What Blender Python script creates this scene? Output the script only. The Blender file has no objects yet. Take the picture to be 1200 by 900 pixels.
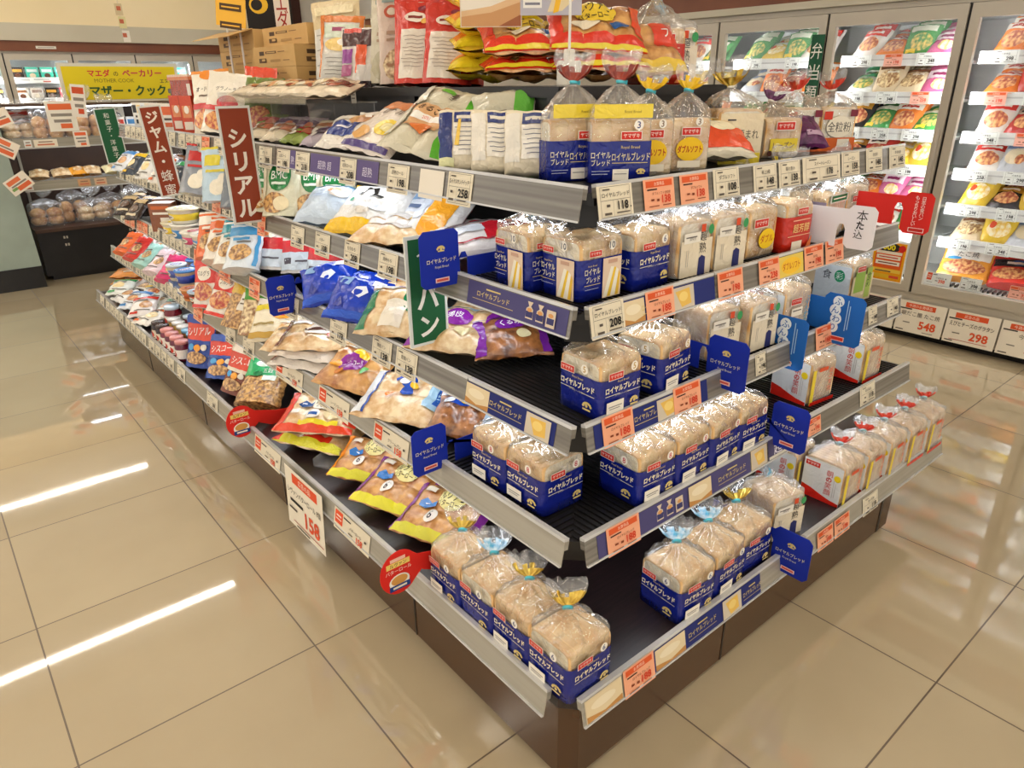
import bpy, bmesh, math, random
from mathutils import Vector, Matrix, noise

sc = bpy.context.scene
COL = sc.collection
rnd = random.Random(7)
R = math.radians

# ---------------------------------------------------------------- camera
CAM = Vector((-0.7806, -0.7663, 1.4748))
yaw, pit, rol = R(50.345), R(-23.02), R(-0.589)
fw = Vector((math.cos(pit) * math.cos(yaw), math.cos(pit) * math.sin(yaw), math.sin(pit)))
r0 = Vector((math.sin(yaw), -math.cos(yaw), 0))
u0 = r0.cross(fw)
rt = r0 * math.cos(rol) + u0 * math.sin(rol)
up = -r0 * math.sin(rol) + u0 * math.cos(rol)
cd = bpy.data.cameras.new('camera')
cd.sensor_width = 36.0
cd.lens = 829.0 / 1200.0 * 36.0
cd.clip_start = 0.02
cam = bpy.data.objects.new('camera', cd)
cam.matrix_world = Matrix(((rt.x, up.x, -fw.x, CAM.x), (rt.y, up.y, -fw.y, CAM.y), (rt.z, up.z, -fw.z, CAM.z), (0, 0, 0, 1)))
COL.objects.link(cam)
sc.camera = cam

# ---------------------------------------------------------------- light and exposure
CEIL_E = 42.0        # ceiling tubes
LED_E = 13.0         # strips under the shelves
FREEZER_E = 42.0     # freezer tubes
WORLD_E = 1.0
sc.view_settings.view_transform = 'Standard'
sc.view_settings.look = 'None'
sc.view_settings.gamma = 1.0
sc.view_settings.use_curve_mapping = False
sc.view_settings.exposure = 0.10
sc.cycles.max_bounces = 7
sc.cycles.transparent_max_bounces = 14
sc.cycles.caustics_reflective = False
sc.cycles.caustics_refractive = False
sc.cycles.sample_clamp_indirect = 6.0
w = bpy.data.worlds.new('world')
sc.world = w
w.use_nodes = True
w.node_tree.nodes['Background'].inputs[0].default_value = (1.0, 0.97, 0.93, 1)
w.node_tree.nodes['Background'].inputs[1].default_value = WORLD_E

# ---------------------------------------------------------------- materials
def lin(h):
    h = h.lstrip('#')
    o = []
    for i in (0, 2, 4):
        c = int(h[i:i + 2], 16) / 255
        o.append(c / 12.92 if c <= 0.04045 else ((c + 0.055) / 1.055) ** 2.4)
    return (o[0], o[1], o[2], 1)

MATS = {}
def newmat(name):
    m = bpy.data.materials.new(name)
    m.use_nodes = True
    n = m.node_tree.nodes
    return m, n, m.node_tree.links, n['Principled BSDF']

def mottled(name, c1, c2, scale, rough, bump=0.0, bscale=None, detail=4, stretch=None, metal=0.0, spec=0.5, coat=False):
    m, n, l, b = newmat(name)
    tc = n.new('ShaderNodeTexCoord')
    src = tc.outputs['Object']
    if stretch:
        mp = n.new('ShaderNodeMapping')
        mp.inputs['Scale'].default_value = stretch
        l.new(src, mp.inputs['Vector'])
        src = mp.outputs['Vector']
    t = n.new('ShaderNodeTexNoise')
    t.inputs['Scale'].default_value = scale
    t.inputs['Detail'].default_value = detail
    l.new(src, t.inputs['Vector'])
    r = n.new('ShaderNodeValToRGB')
    r.color_ramp.elements[0].position = 0.35
    r.color_ramp.elements[1].position = 0.65
    r.color_ramp.elements[0].color = lin(c1)
    r.color_ramp.elements[1].color = lin(c2)
    l.new(t.outputs['Fac'], r.inputs['Fac'])
    l.new(r.outputs['Color'], b.inputs['Base Color'])
    b.inputs['Roughness'].default_value = rough
    b.inputs['Metallic'].default_value = metal
    b.inputs['Specular IOR Level'].default_value = spec
    if bump:
        t2 = n.new('ShaderNodeTexNoise')
        t2.inputs['Scale'].default_value = bscale or scale
        t2.inputs['Detail'].default_value = 3
        l.new(src, t2.inputs['Vector'])
        bp = n.new('ShaderNodeBump')
        bp.inputs['Strength'].default_value = bump
        bp.inputs['Distance'].default_value = 0.004
        l.new(t2.outputs['Fac'], bp.inputs['Height'])
        l.new(bp.outputs['Normal'], b.inputs['Normal'])
    if coat:
        b.inputs['Coat Weight'].default_value = 0.9
        b.inputs['Coat Roughness'].default_value = 0.1
        t3 = n.new('ShaderNodeTexNoise'); t3.inputs['Scale'].default_value = 34; t3.inputs['Detail'].default_value = 2; t3.inputs['Distortion'].default_value = 1.2
        l.new(tc.outputs['Object'], t3.inputs['Vector'])
        b3 = n.new('ShaderNodeBump'); b3.inputs['Strength'].default_value = 0.8; b3.inputs['Distance'].default_value = 0.008
        l.new(t3.outputs['Fac'], b3.inputs['Height']); l.new(b3.outputs['Normal'], b.inputs['Coat Normal'])
    MATS[name] = m
    return m

def emis(name, col, e):
    m, n, l, b = newmat(name)
    b.inputs['Base Color'].default_value = (0.8, 0.8, 0.8, 1)
    b.inputs['Emission Color'].default_value = lin(col)
    b.inputs['Emission Strength'].default_value = e
    MATS[name] = m

def clear(name, base, gloss_rough, facing, white, bump=0.0, bscale=60.0, tint='#ffffff'):
    """clear plastic: transparent, mirror-like gloss at its folds and a little milky haze"""
    m, n, l, b = newmat(name)
    n.remove(b)
    out = n['Material Output']
    tr = n.new('ShaderNodeBsdfTransparent'); tr.inputs[0].default_value = lin(tint)
    gl = n.new('ShaderNodeBsdfGlossy'); gl.inputs['Roughness'].default_value = gloss_rough
    df = n.new('ShaderNodeBsdfDiffuse'); df.inputs[0].default_value = (0.92, 0.93, 0.95, 1)
    lw = n.new('ShaderNodeLayerWeight'); lw.inputs['Blend'].default_value = facing
    ad = n.new('ShaderNodeMath'); ad.operation = 'MULTIPLY_ADD'; ad.use_clamp = True
    ad.inputs[1].default_value = 0.6; ad.inputs[2].default_value = base
    l.new(lw.outputs['Facing'], ad.inputs[0])
    m1 = n.new('ShaderNodeMixShader'); m2 = n.new('ShaderNodeMixShader')
    l.new(ad.outputs[0], m1.inputs[0]); l.new(tr.outputs[0], m1.inputs[1]); l.new(gl.outputs[0], m1.inputs[2])
    m2.inputs[0].default_value = white
    l.new(m1.outputs[0], m2.inputs[1]); l.new(df.outputs[0], m2.inputs[2])
    l.new(m2.outputs[0], out.inputs['Surface'])
    if bump:
        tc = n.new('ShaderNodeTexCoord')
        t2 = n.new('ShaderNodeTexNoise'); t2.inputs['Scale'].default_value = bscale; t2.inputs['Detail'].default_value = 2
        t2.inputs['Distortion'].default_value = 1.2
        l.new(tc.outputs['Object'], t2.inputs['Vector'])
        bp = n.new('ShaderNodeBump'); bp.inputs['Strength'].default_value = bump; bp.inputs['Distance'].default_value = 0.009
        l.new(t2.outputs['Fac'], bp.inputs['Height'])
        l.new(bp.outputs['Normal'], gl.inputs['Normal']); l.new(bp.outputs['Normal'], lw.inputs['Normal'])
    MATS[name] = m

def P(h):
    """printed glossy packaging film or card in one flat ink colour"""
    if h in MATS:
        return MATS[h]
    matte = h.endswith('m')
    m, n, l, b = newmat('ink_' + h.strip('#'))
    b.inputs['Base Color'].default_value = lin(h[:7])
    b.inputs['Roughness'].default_value = 0.6 if matte else 0.22
    b.inputs['Specular IOR Level'].default_value = 0.3 if matte else 0.55
    if not matte:
        tc = n.new('ShaderNodeTexCoord')
        t2 = n.new('ShaderNodeTexNoise'); t2.inputs['Scale'].default_value = 38; t2.inputs['Detail'].default_value = 2
        t2.inputs['Distortion'].default_value = 1.0
        l.new(tc.outputs['Object'], t2.inputs['Vector'])
        bp = n.new('ShaderNodeBump'); bp.inputs['Strength'].default_value = 0.55; bp.inputs['Distance'].default_value = 0.007
        l.new(t2.outputs['Fac'], bp.inputs['Height']); l.new(bp.outputs['Normal'], b.inputs['Normal'])
    MATS[h] = m
    return m

mottled('CRUST', '#d69c52', '#f8dca8', 17, 0.5, 0.15, 120)
mottled('CRUMB', '#f6e6c2', '#fdf3dc', 90, 0.75, 0.25, 260)
mottled('BUN', '#a8642a', '#e0ab66', 30, 0.35, 0.2, 60, coat=True)
mottled('BUNW', '#c9975a', '#f2dcb2', 32, 0.35, 0.2, 60, coat=True)
mottled('CHOCO', '#5a3018', '#b9763c', 30, 0.35, 0.2, 60, coat=True)
mottled('GRAN', '#7a4a20', '#e0b068', 75, 0.45, 0.6, 90, detail=1, coat=True)
mottled('FRUIT', '#a8231c', '#e7a85a', 70, 0.4, 0.5, 80, detail=1, coat=True)
mottled('NUT', '#8a5a2c', '#f0d8a4', 60, 0.45, 0.5, 70, detail=1, coat=True)
mottled('EGG', '#f0c233', '#fdf4d8', 45, 0.5, 0.1, 60, coat=True)
mottled('VEG', '#2f7d33', '#e2c060', 50, 0.4, 0.3, 60, detail=1, coat=True)
mottled('MEAT', '#9c3b20', '#eab273', 50, 0.4, 0.3, 60, detail=1, coat=True)
mottled('BRONZE', '#3f230e', '#492a12', 3, 0.22, spec=0.8)
mottled('WOOD', '#171012', '#2a1d1e', 9, 0.32, 0.06, 20, stretch=(1, 14, 14), spec=0.6)
mottled('WOODX', '#171012', '#2a1d1e', 9, 0.32, 0.06, 20, stretch=(14, 1, 14), spec=0.6)
mottled('BLACK', '#0d0b0b', '#151212', 8, 0.38)
mottled('PANEL', '#120f0e', '#191514', 5, 0.45)
mottled('BROWNP', '#3c2416', '#472c1b', 4, 0.5)
mottled('MAROON', '#34150f', '#401b13', 4, 0.5)
mottled('FASCIA', '#6b3418', '#77401f', 3, 0.45)
mottled('CREAM', '#f0ddb4', '#f3e2bd', 1.5, 0.85)
mottled('WHITEW', '#e6ddd0', '#ebe4d8', 1.5, 0.85)
mottled('GREYB', '#c2bba8', '#c9c2b0', 2, 0.7)
mottled('CEIL', '#ebe6dc', '#f1ece3', 2, 0.9)
mottled('STEEL', '#b9b0a0', '#bfb6a7', 2, 0.3, spec=0.6)
mottled('WHITEP', '#dfe0dd', '#e8e9e6', 4, 0.4)
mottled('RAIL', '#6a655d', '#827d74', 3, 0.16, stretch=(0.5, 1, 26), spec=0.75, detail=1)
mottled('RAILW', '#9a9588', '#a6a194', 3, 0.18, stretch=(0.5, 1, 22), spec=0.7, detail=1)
mottled('LIP', '#b9b8b6', '#d2d2d2', 5, 0.12, spec=0.9)
mottled('CARTON', '#c39a5c', '#cda76a', 6, 0.75)
mottled('GREYG', '#8f9c90', '#99a69a', 4, 0.35)
mottled('GOLD', '#b58a2c', '#f0d66a', 40, 0.22, 0.5, 60, metal=0.6)
mottled('BLUEF', '#5fb4dc', '#eef6fb', 45, 0.25, 0.5, 60)
mottled('REDF', '#c9301f', '#e2563a', 40, 0.3, 0.5, 60)
mottled('PURF', '#3c1638', '#6d2a62', 40, 0.3, 0.5, 60)
mottled('RUSTF', '#7a2415', '#a8402a', 40, 0.3, 0.5, 60)
clear('FILM', 0.10, 0.08, 0.32, 0.06, 0.9, 32)
clear('FILMW', 0.10, 0.10, 0.32, 0.20, 0.9, 42)
clear('ACRYL', 0.05, 0.05, 0.25, 0.03)
clear('GLASS', 0.03, 0.02, 0.12, 0.0)
clear('SHEET', 0.12, 0.15, 0.3, 0.15, 0.4, 20)
emis('TUBE', '#fff4e2', CEIL_E)
emis('LED', '#f4f8ff', LED_E)
emis('COLD', '#f6fbff', FREEZER_E)

def floor_mat():
    m, n, l, b = newmat('polished_tile')
    tc = n.new('ShaderNodeTexCoord')
    sp = n.new('ShaderNodeSeparateXYZ'); l.new(tc.outputs['Object'], sp.inputs[0])
    def mth(op, a, bv=None):
        x = n.new('ShaderNodeMath'); x.operation = op
        if hasattr(a, 'links'): l.new(a, x.inputs[0])
        else: x.inputs[0].default_value = a
        if bv is not None:
            if hasattr(bv, 'links'): l.new(bv, x.inputs[1])
            else: x.inputs[1].default_value = bv
        return x.outputs[0]
    def line(s, o):
        q = mth('DIVIDE', mth('SUBTRACT', s, o), 0.6)
        return mth('MULTIPLY', mth('PINGPONG', mth('ADD', q, 0.0), 0.5), 0.6), mth('FLOOR', q)
    dx, ix = line(sp.outputs['X'], -0.217)
    dy, iy = line(sp.outputs['Y'], 0.809)
    g = mth('LESS_THAN', mth('MINIMUM', dx, dy), 0.0022)
    cid = n.new('ShaderNodeCombineXYZ'); l.new(ix, cid.inputs[0]); l.new(iy, cid.inputs[1])
    wn = n.new('ShaderNodeTexWhiteNoise'); l.new(cid.outputs[0], wn.inputs['Vector'])
    ns = n.new('ShaderNodeTexNoise'); ns.inputs['Scale'].default_value = 2.5; ns.inputs['Detail'].default_value = 6
    l.new(tc.outputs['Object'], ns.inputs['Vector'])
    f = mth('ADD', mth('MULTIPLY', wn.outputs['Value'], 0.35), mth('MULTIPLY', ns.outputs['Fac'], 0.65))
    rp = n.new('ShaderNodeValToRGB')
    rp.color_ramp.elements[0].position = 0.2; rp.color_ramp.elements[1].position = 0.8
    rp.color_ramp.elements[0].color = lin('#b5a486'); rp.color_ramp.elements[1].color = lin('#c4b495')
    l.new(f, rp.inputs['Fac'])
    mx = n.new('ShaderNodeMix'); mx.data_type = 'RGBA'
    l.new(g, mx.inputs[0]); l.new(rp.outputs['Color'], mx.inputs[6]); mx.inputs[7].default_value = lin('#5c4a34')
    l.new(mx.outputs[2], b.inputs['Base Color'])
    l.new(mth('MULTIPLY_ADD', g, 0.45), b.inputs['Roughness'])
    b.inputs['Roughness'].links[0].from_node.inputs[2].default_value = 0.035
    b.inputs['Specular IOR Level'].default_value = 1.0
    b.inputs['Coat Weight'].default_value = 0.6; b.inputs['Coat Roughness'].default_value = 0.02
    ns2 = n.new('ShaderNodeTexNoise'); ns2.inputs['Scale'].default_value = 1.6; ns2.inputs['Detail'].default_value = 1
    l.new(tc.outputs['Object'], ns2.inputs['Vector'])
    bp = n.new('ShaderNodeBump'); bp.inputs['Strength'].default_value = 0.035; bp.inputs['Distance'].default_value = 0.02
    l.new(ns2.outputs['Fac'], bp.inputs['Height']); l.new(bp.outputs['Normal'], b.inputs['Normal'])
    MATS['TILE'] = m
floor_mat()

def M(k):
    return MATS[k] if k in MATS else P(k)

# ---------------------------------------------------------------- mesh builder
TXT = {}
def glyphs(s):
    if s not in TXT:
        c = bpy.data.curves.new('t', 'FONT')
        c.body = s.lstrip('*'); kan = any(ord(q_) >= 0x4e00 or 'A' <= q_ <= 'z' for q_ in s); c.offset = (0.0 if kan else 0.03) if s[0] == '*' else (0.0 if kan else 0.008); c.size = 1; c.resolution_u = 2; c.align_x = 'CENTER'; c.space_line = 0.82
        o = bpy.data.objects.new('t', c)
        me = o.to_mesh()
        vs = [(v.co.x, v.co.y) for v in me.vertices]
        fs = [tuple(p.vertices) for p in me.polygons]
        o.to_mesh_clear(); bpy.data.objects.remove(o); bpy.data.curves.remove(c)
        if vs:
            x0 = min(v[0] for v in vs); x1 = max(v[0] for v in vs); y0 = min(v[1] for v in vs); y1 = max(v[1] for v in vs)
            vs = [(x - (x0 + x1) / 2, y - (y0 + y1) / 2) for x, y in vs]
            TXT[s] = (vs, fs, x1 - x0, y1 - y0)
        else:
            TXT[s] = ([], [], 1, 1)
    return TXT[s]

class MB:
    def __init__(self):
        self.v = []; self.f = []; self.m = []; self.mats = []
    def mi(self, k):
        if k not in self.mats: self.mats.append(k)
        return self.mats.index(k)
    def face(self, ids, k):
        self.f.append(tuple(ids)); self.m.append(self.mi(k))
    def add(self, vs, fs, k):
        b = len(self.v); self.v.extend(vs); i = self.mi(k)
        for f in fs:
            self.f.append(tuple(b + q for q in f)); self.m.append(i)
    def box(self, x0, x1, y0, y1, z0, z1, k):
        vs = [(x, y, z) for z in (z0, z1) for y in (y0, y1) for x in (x0, x1)]
        self.add(vs, [(0, 2, 3, 1), (4, 5, 7, 6), (0, 1, 5, 4), (2, 6, 7, 3), (0, 4, 6, 2), (1, 3, 7, 5)], k)
    def prism(self, pts, z0, z1, k, ktop=None):
        n = len(pts)
        vs = [(x, y, z0) for x, y in pts] + [(x, y, z1) for x, y in pts]
        fs = [tuple(range(n - 1, -1, -1))] + [(i, (i + 1) % n, n + (i + 1) % n, n + i) for i in range(n)]
        self.add(vs, fs, k)
        b = len(self.v) - 2 * n
        self.face([b + n + i for i in range(n)], ktop or k)
    def grid(self, S, a0, a1, b0, b1, na, nb, k, o=0.0, flip=False):
        vs = [S(a0 + (a1 - a0) * i / na, b0 + (b1 - b0) * j / nb, o) for j in range(nb + 1) for i in range(na + 1)]
        fs = []
        for j in range(nb):
            for i in range(na):
                q = j * (na + 1) + i
                f = (q, q + 1, q + na + 2, q + na + 1)
                fs.append(f[::-1] if flip else f)
        self.add(vs, fs, k)
    def rings(self, rs, k, cap0=True, cap1=True, kf=None):
        n = len(rs[0]); b = len(self.v)
        for r in rs: self.v.extend(r)
        for j in range(len(rs) - 1):
            kk = kf(j) if kf else k
            for i in range(n):
                self.face((b + j * n + i, b + j * n + (i + 1) % n, b + (j + 1) * n + (i + 1) % n, b + (j + 1) * n + i), kk)
        if cap0: self.face([b + i for i in range(n - 1, -1, -1)], kf(0) if kf else k)
        if cap1: self.face([b + (len(rs) - 1) * n + i for i in range(n)], kf(len(rs) - 2) if kf else k)
    def lathe(self, prof, k, n=20, kf=None, cx=0, cy=0):
        rs = [[(cx + r * math.cos(2 * math.pi * i / n), cy + r * math.sin(2 * math.pi * i / n), z) for i in range(n)] for r, z in prof]
        self.rings(rs, k, kf=kf)
    def tube(self, p0, p1, r, k, n=8):
        p0, p1 = Vector(p0), Vector(p1); d = (p1 - p0).normalized()
        a = d.orthogonal().normalized(); c = d.cross(a)
        self.rings([[tuple(p + (a * math.cos(2 * math.pi * i / n) + c * math.sin(2 * math.pi * i / n)) * r) for i in range(n)] for p in (p0, p1)], k)
    def art(self, S, items, o0=0.0009, step=0.00035, curved=True):
        o = o0
        for it in items:
            t = it[0]
            if t == 'r':
                _, cx, cy, hw, hh, k = it[:6]
                nx = max(1, int(hw / 0.0045)) if curved else 1
                ny = max(1, int(hh / 0.0045)) if curved else 1
                self.grid(S, cx - hw, cx + hw, cy - hh, cy + hh, min(nx, 28), min(ny, 32), k, o)
            elif t == 'e':
                _, cx, cy, rx, ry, k = it[:6]
                n = 18; vs = [S(cx, cy, o)]; fs = []
                nr = 4 if curved else 1
                for q in range(1, nr + 1):
                    for i in range(n):
                        a = 2 * math.pi * i / n
                        vs.append(S(cx + rx * q / nr * math.cos(a), cy + ry * q / nr * math.sin(a), o))
                fs += [(0, 1 + i, 1 + (i + 1) % n) for i in range(n)]
                for q in range(nr - 1): fs += [(1 + q * n + i, 1 + (q + 1) * n + i, 1 + (q + 1) * n + (i + 1) % n, 1 + q * n + (i + 1) % n) for i in range(n)]
                self.add(vs, fs, k)
            elif t == 'p':
                _, pts, k = it[:3]
                self.add([S(x, y, o) for x, y in pts], [tuple(range(len(pts)))], k)
            elif t == 't':
                _, s, cx, cy, h, k = it[:6]
                mw = it[6] if len(it) > 6 else None
                rot = R(it[7]) if len(it) > 7 else 0.0
                vs, fs, tw, th = glyphs(s)
                if not vs: continue
                lines = s.count('\n') + 1
                sy = h / th if lines == 1 else h / th
                sx = sy
                if mw and tw * sx > mw: sx = mw / tw
                if mw and lines > 1: sy = h / th
                c, sn = math.cos(rot), math.sin(rot)
                self.add([S(cx + c * x * sx - sn * y * sy, cy + sn * x * sx + c * y * sy, o) for x, y in vs], fs, k)
            o += step
    def build(self, name, parent=None, smooth=False, bevel=0.0, loc=None, rot=None):
        me = bpy.data.meshes.new(name)
        me.from_pydata(self.v, [], self.f)
        for k in self.mats: me.materials.append(M(k))
        me.polygons.foreach_set('material_index', self.m)
        if bevel:
            bm = bmesh.new(); bm.from_mesh(me)
            bmesh.ops.bevel(bm, geom=[e for e in bm.edges if len(e.link_faces) == 2 and e.calc_face_angle(0) > 0.9], offset=bevel, segments=2, affect='EDGES', clamp_overlap=True)
            bm.to_mesh(me); bm.free()
        if smooth:
            me.polygons.foreach_set('use_smooth', [True] * len(me.polygons))
        me.update()
        o = bpy.data.objects.new(name, me)
        COL.objects.link(o)
        if parent: o.parent = parent
        if loc: o.location = loc
        if rot: o.rotation_euler = rot
        return o

LABELS = set()
def tag(o, label, cat, group=None, kind=None):
    o['label'] = label
    o['category'] = cat
    if group: o['group'] = group
    if kind: o['kind'] = kind
    return o
def struct(o):
    o['kind'] = 'structure'
    return o
def empty(name, loc=(0, 0, 0), rot=(0, 0, 0)):
    o = bpy.data.objects.new(name, None)
    o.empty_display_size = 0.05
    COL.objects.link(o)
    o.location = loc; o.rotation_euler = rot
    return o
def copy_tree(o, parent=None):
    c = o.copy()
    for k in ('label', 'category', 'group'):
        if k in c and parent is None: pass
    COL.objects.link(c)
    if parent: c.parent = parent
    for ch in o.children: copy_tree(ch, c)
    return c
USED = set()
def place(proto, loc, rot, label, cat, group=None, scale=None):
    """first use moves the prototype itself, later uses copy it with its parts"""
    o = proto if proto.name not in USED else copy_tree(proto)
    USED.add(proto.name)
    o.location = loc; o.rotation_euler = rot
    if scale: o.scale = scale
    if 'group' in o: del o['group']
    return tag(o, label, cat, group)

def flatS(w=0, h=0):
    return lambda a, b, o: (a, -o, b)

def board(name, label, cat, outline, base, art, loc, rot=(0, 0, 0), t=0.001, group=None, parent=None, backart=None):
    """thin card or sign in the XZ plane facing -Y; outline is (w, h) or a polygon"""
    if isinstance(outline, tuple) and len(outline) == 2 and not isinstance(outline[0], tuple):
        ow, oh = outline
        outline = [(-ow / 2, -oh / 2), (ow / 2, -oh / 2), (ow / 2, oh / 2), (-ow / 2, oh / 2)]
    mb = MB()
    n = len(outline)
    vs = [(x, 0, z) for x, z in outline] + [(x, t, z) for x, z in outline]
    mb.add(vs, [tuple(range(n)), tuple(range(2 * n - 1, n - 1, -1))] + [(i, n + i, n + (i + 1) % n, (i + 1) % n) for i in range(n)], base)
    mb.art(lambda a, b, o: (a, -o, b), art, 0.0005, 0.0003, curved=False)
    if backart: mb.art(lambda a, b, o: (-a, t + o, b), backart, 0.0005, 0.0003, curved=False)
    o = mb.build(name, parent, loc=loc, rot=rot)
    if label: tag(o, label, cat, group)
    return o

def rrect(x0, x1, y0, y1, r, n=4):
    p = []
    for cx, cy, a0 in ((x1 - r, y0 + r, -90), (x1 - r, y1 - r, 0), (x0 + r, y1 - r, 90), (x0 + r, y0 + r, 180)):
        for i in range(n + 1):
            a = R(a0 + 90 * i / n)
            p.append((cx + r * math.cos(a), cy + r * math.sin(a)))
    return p
# ---------------------------------------------------------------- room shell
mb = MB(); mb.box(-4.5, 6.0, -4.5, 12.0, -0.05, 0.0, 'TILE'); struct(mb.build('floor'))
mb = MB(); mb.box(-4.5, 6.0, -4.5, 12.0, 3.0, 3.05, 'CEIL'); struct(mb.build('ceiling'))
mb = MB(); mb.box(-4.5, 6.0, 10.4, 10.5, 0.0, 3.0, 'CREAM'); struct(mb.build('wall_back'))
mb = MB(); mb.box(4.75, 4.85, -4.5, 10.4, 0.0, 3.0, 'WHITEW'); struct(mb.build('wall_right'))
# soffit above the back freezers: brown band, grey band, cream wall
mb = MB()
mb.box(-4.5, 3.47, 9.44, 10.4, 1.86, 1.965, 'FASCIA'); struct(mb.build('trim_1'))
mb = MB(); mb.box(-4.5, 3.47, 9.40, 10.4, 1.965, 2.14, 'GREYB'); struct(mb.build('trim_2'))
mb = MB(); mb.box(-4.5, 3.47, 9.44, 10.4, 2.14, 3.0, 'CREAM'); struct(mb.build('wall_soffit'))
mb = MB(); mb.box(3.47, 3.93, 9.30, 10.4, 0, 3.0, 'MAROON'); struct(mb.build('wall_pillar'))
mb = MB(); mb.box(3.93, 4.75, 9.36, 10.4, 0, 3.0, 'WHITEW'); struct(mb.build('wall_far'))
# fascia above the right freezers
mb = MB(); mb.box(3.74, 4.75, -3.2, 8.9, 1.915, 2.16, 'FASCIA'); struct(mb.build('trim_3'))
mb = MB(); mb.box(3.70, 4.75, -3.2, 8.9, 1.875, 1.915, 'GREYB'); struct(mb.build('trim_4'))
mb = MB(); mb.box(3.70, 4.75, -3.2, 8.9, 2.16, 2.2, 'GREYB'); struct(mb.build('trim_5'))

def tube_light(x0, x1, y, label, z=2.8, along='x'):
    r = empty('ceiling_light', ((x0 + x1) / 2, y, z) if along == 'x' else (y, (x0 + x1) / 2, z), (0, 0, 0 if along == 'x' else R(90)))
    tag(r, label, 'ceiling light', 'ceiling lights over the aisles')
    h = (x1 - x0) / 2
    mb = MB(); mb.box(-h, h, -0.05, 0.05, 0.02, 0.20, 'WHITEP'); mb.build('housing', r)
    mb = MB(); mb.box(-h, h, -0.017, 0.017, 0.0, 0.02, 'TUBE'); mb.build('diffuser', r)
for nm, y in (('behind the camera', -3.2), ('over the near end of the shelves', -0.7), ('over the bread shelves', 2.2), ('reflected as the long streak in the floor', 5.06), ('over the back display', 8.0)):
    for i, (a, b) in enumerate(((-4.2, -1.85), (-1.8, 0.63), (1.5, 2.9))):  # the right-hand sections are added for light coverage
        tube_light(a, b, y, 'linear ceiling light %s, %s section' % (nm, ('left', 'middle', 'added right')[i]))

# ---------------------------------------------------------------- display gondola
D = [0.0, 0.105, 0.16, 0.21, 0.25]
ZT = [0.279, 0.582, 0.815, 1.051, 1.288]
RH = [0.070, 0.068, 0.066, 0.068, 0.074]
LY0 = [0.064, 0.128, 0.170, 0.226, 0.247]
RX0 = [0.032, 0.134, 0.183, 0.233, 0.284]
LEND = [4.36, 4.16, 4.11, 4.05, 3.95]
REND = [1.883, 1.715, 1.67, 1.66, 1.69]
SF = [0.262, 0.562, 0.795, 1.030, 1.268]
TOPZ = 1.467
TILT = R(-11)

gond = empty('display_gondola', (0, 0, 0))
tag(gond, 'long dark brown grocery display gondola with four shelf tiers over a low deck', 'display shelf')
mb = MB()
mb.prism([(0.022, 4.02), (0.022, 0.055), (0.055, 0.022), (1.60, 0.022), (1.60, 1.7), (1.60, 4.02)], 0.015, 0.236, 'BRONZE')
base = mb.build('plinth', gond)
mb = MB()
for y in (0.64, 1.54, 2.44, 3.34):
    mb.box(0.0205, 0.03, y, y + 0.006, 0.015, 0.236, 'BLACK')
mb.box(0.60, 0.606, 0.0205, 0.03, 0.015, 0.236, 'BLACK')
mb.box(1.52, 1.535, 0.0205, 0.03, 0.015, 0.236, 'BLACK')
mb.build('seam', base)
mb = MB(); mb.prism([(0.028, 0.052), (0.052, 0.028), (0.058, 0.034), (0.034, 0.058)], 0.015, 0.236, 'BLACK'); mb.build('corner_post', gond)
for x, y in ((0.05, 0.62), (0.05, 1.52), (0.62, 0.06), (1.5, 0.06), (0.05, 2.42)):
    mb = MB(); mb.lathe([(0.018, 0.0), (0.02, 0.006), (0.009, 0.009), (0.009, 0.02)], 'BLACK', 10, cx=x, cy=y); mb.build('levelling_foot', gond)
# centre tower
mb = MB()
mb.box(0.555, 1.235, 0.645, 3.9, 0.262, 1.44, 'PANEL')
tower = mb.build('back_panel', gond)
for y in (0.64, 1.30, 2.20, 3.10, 3.86):
    mb = MB(); mb.box(0.54, 0.565, y, y + 0.035, 0.262, 1.445, 'BLACK')
    for k in range(24): mb.box(0.5385, 0.5405, y + 0.014, y + 0.020, 0.40 + k * 0.043, 0.425 + k * 0.043, 'PANEL')
    mb.build('upright', gond)
for x in (0.56, 1.205):
    mb = MB(); mb.box(x, x + 0.035, 0.632, 0.65, 0.262, 1.445, 'BLACK'); mb.build('upright', gond)
mb = MB(); mb.box(0.535, 1.25, 0.625, 3.92, 1.44, TOPZ - 0.001, 'BLACK'); mb.build('top_cap', gond, bevel=0.003)

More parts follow.
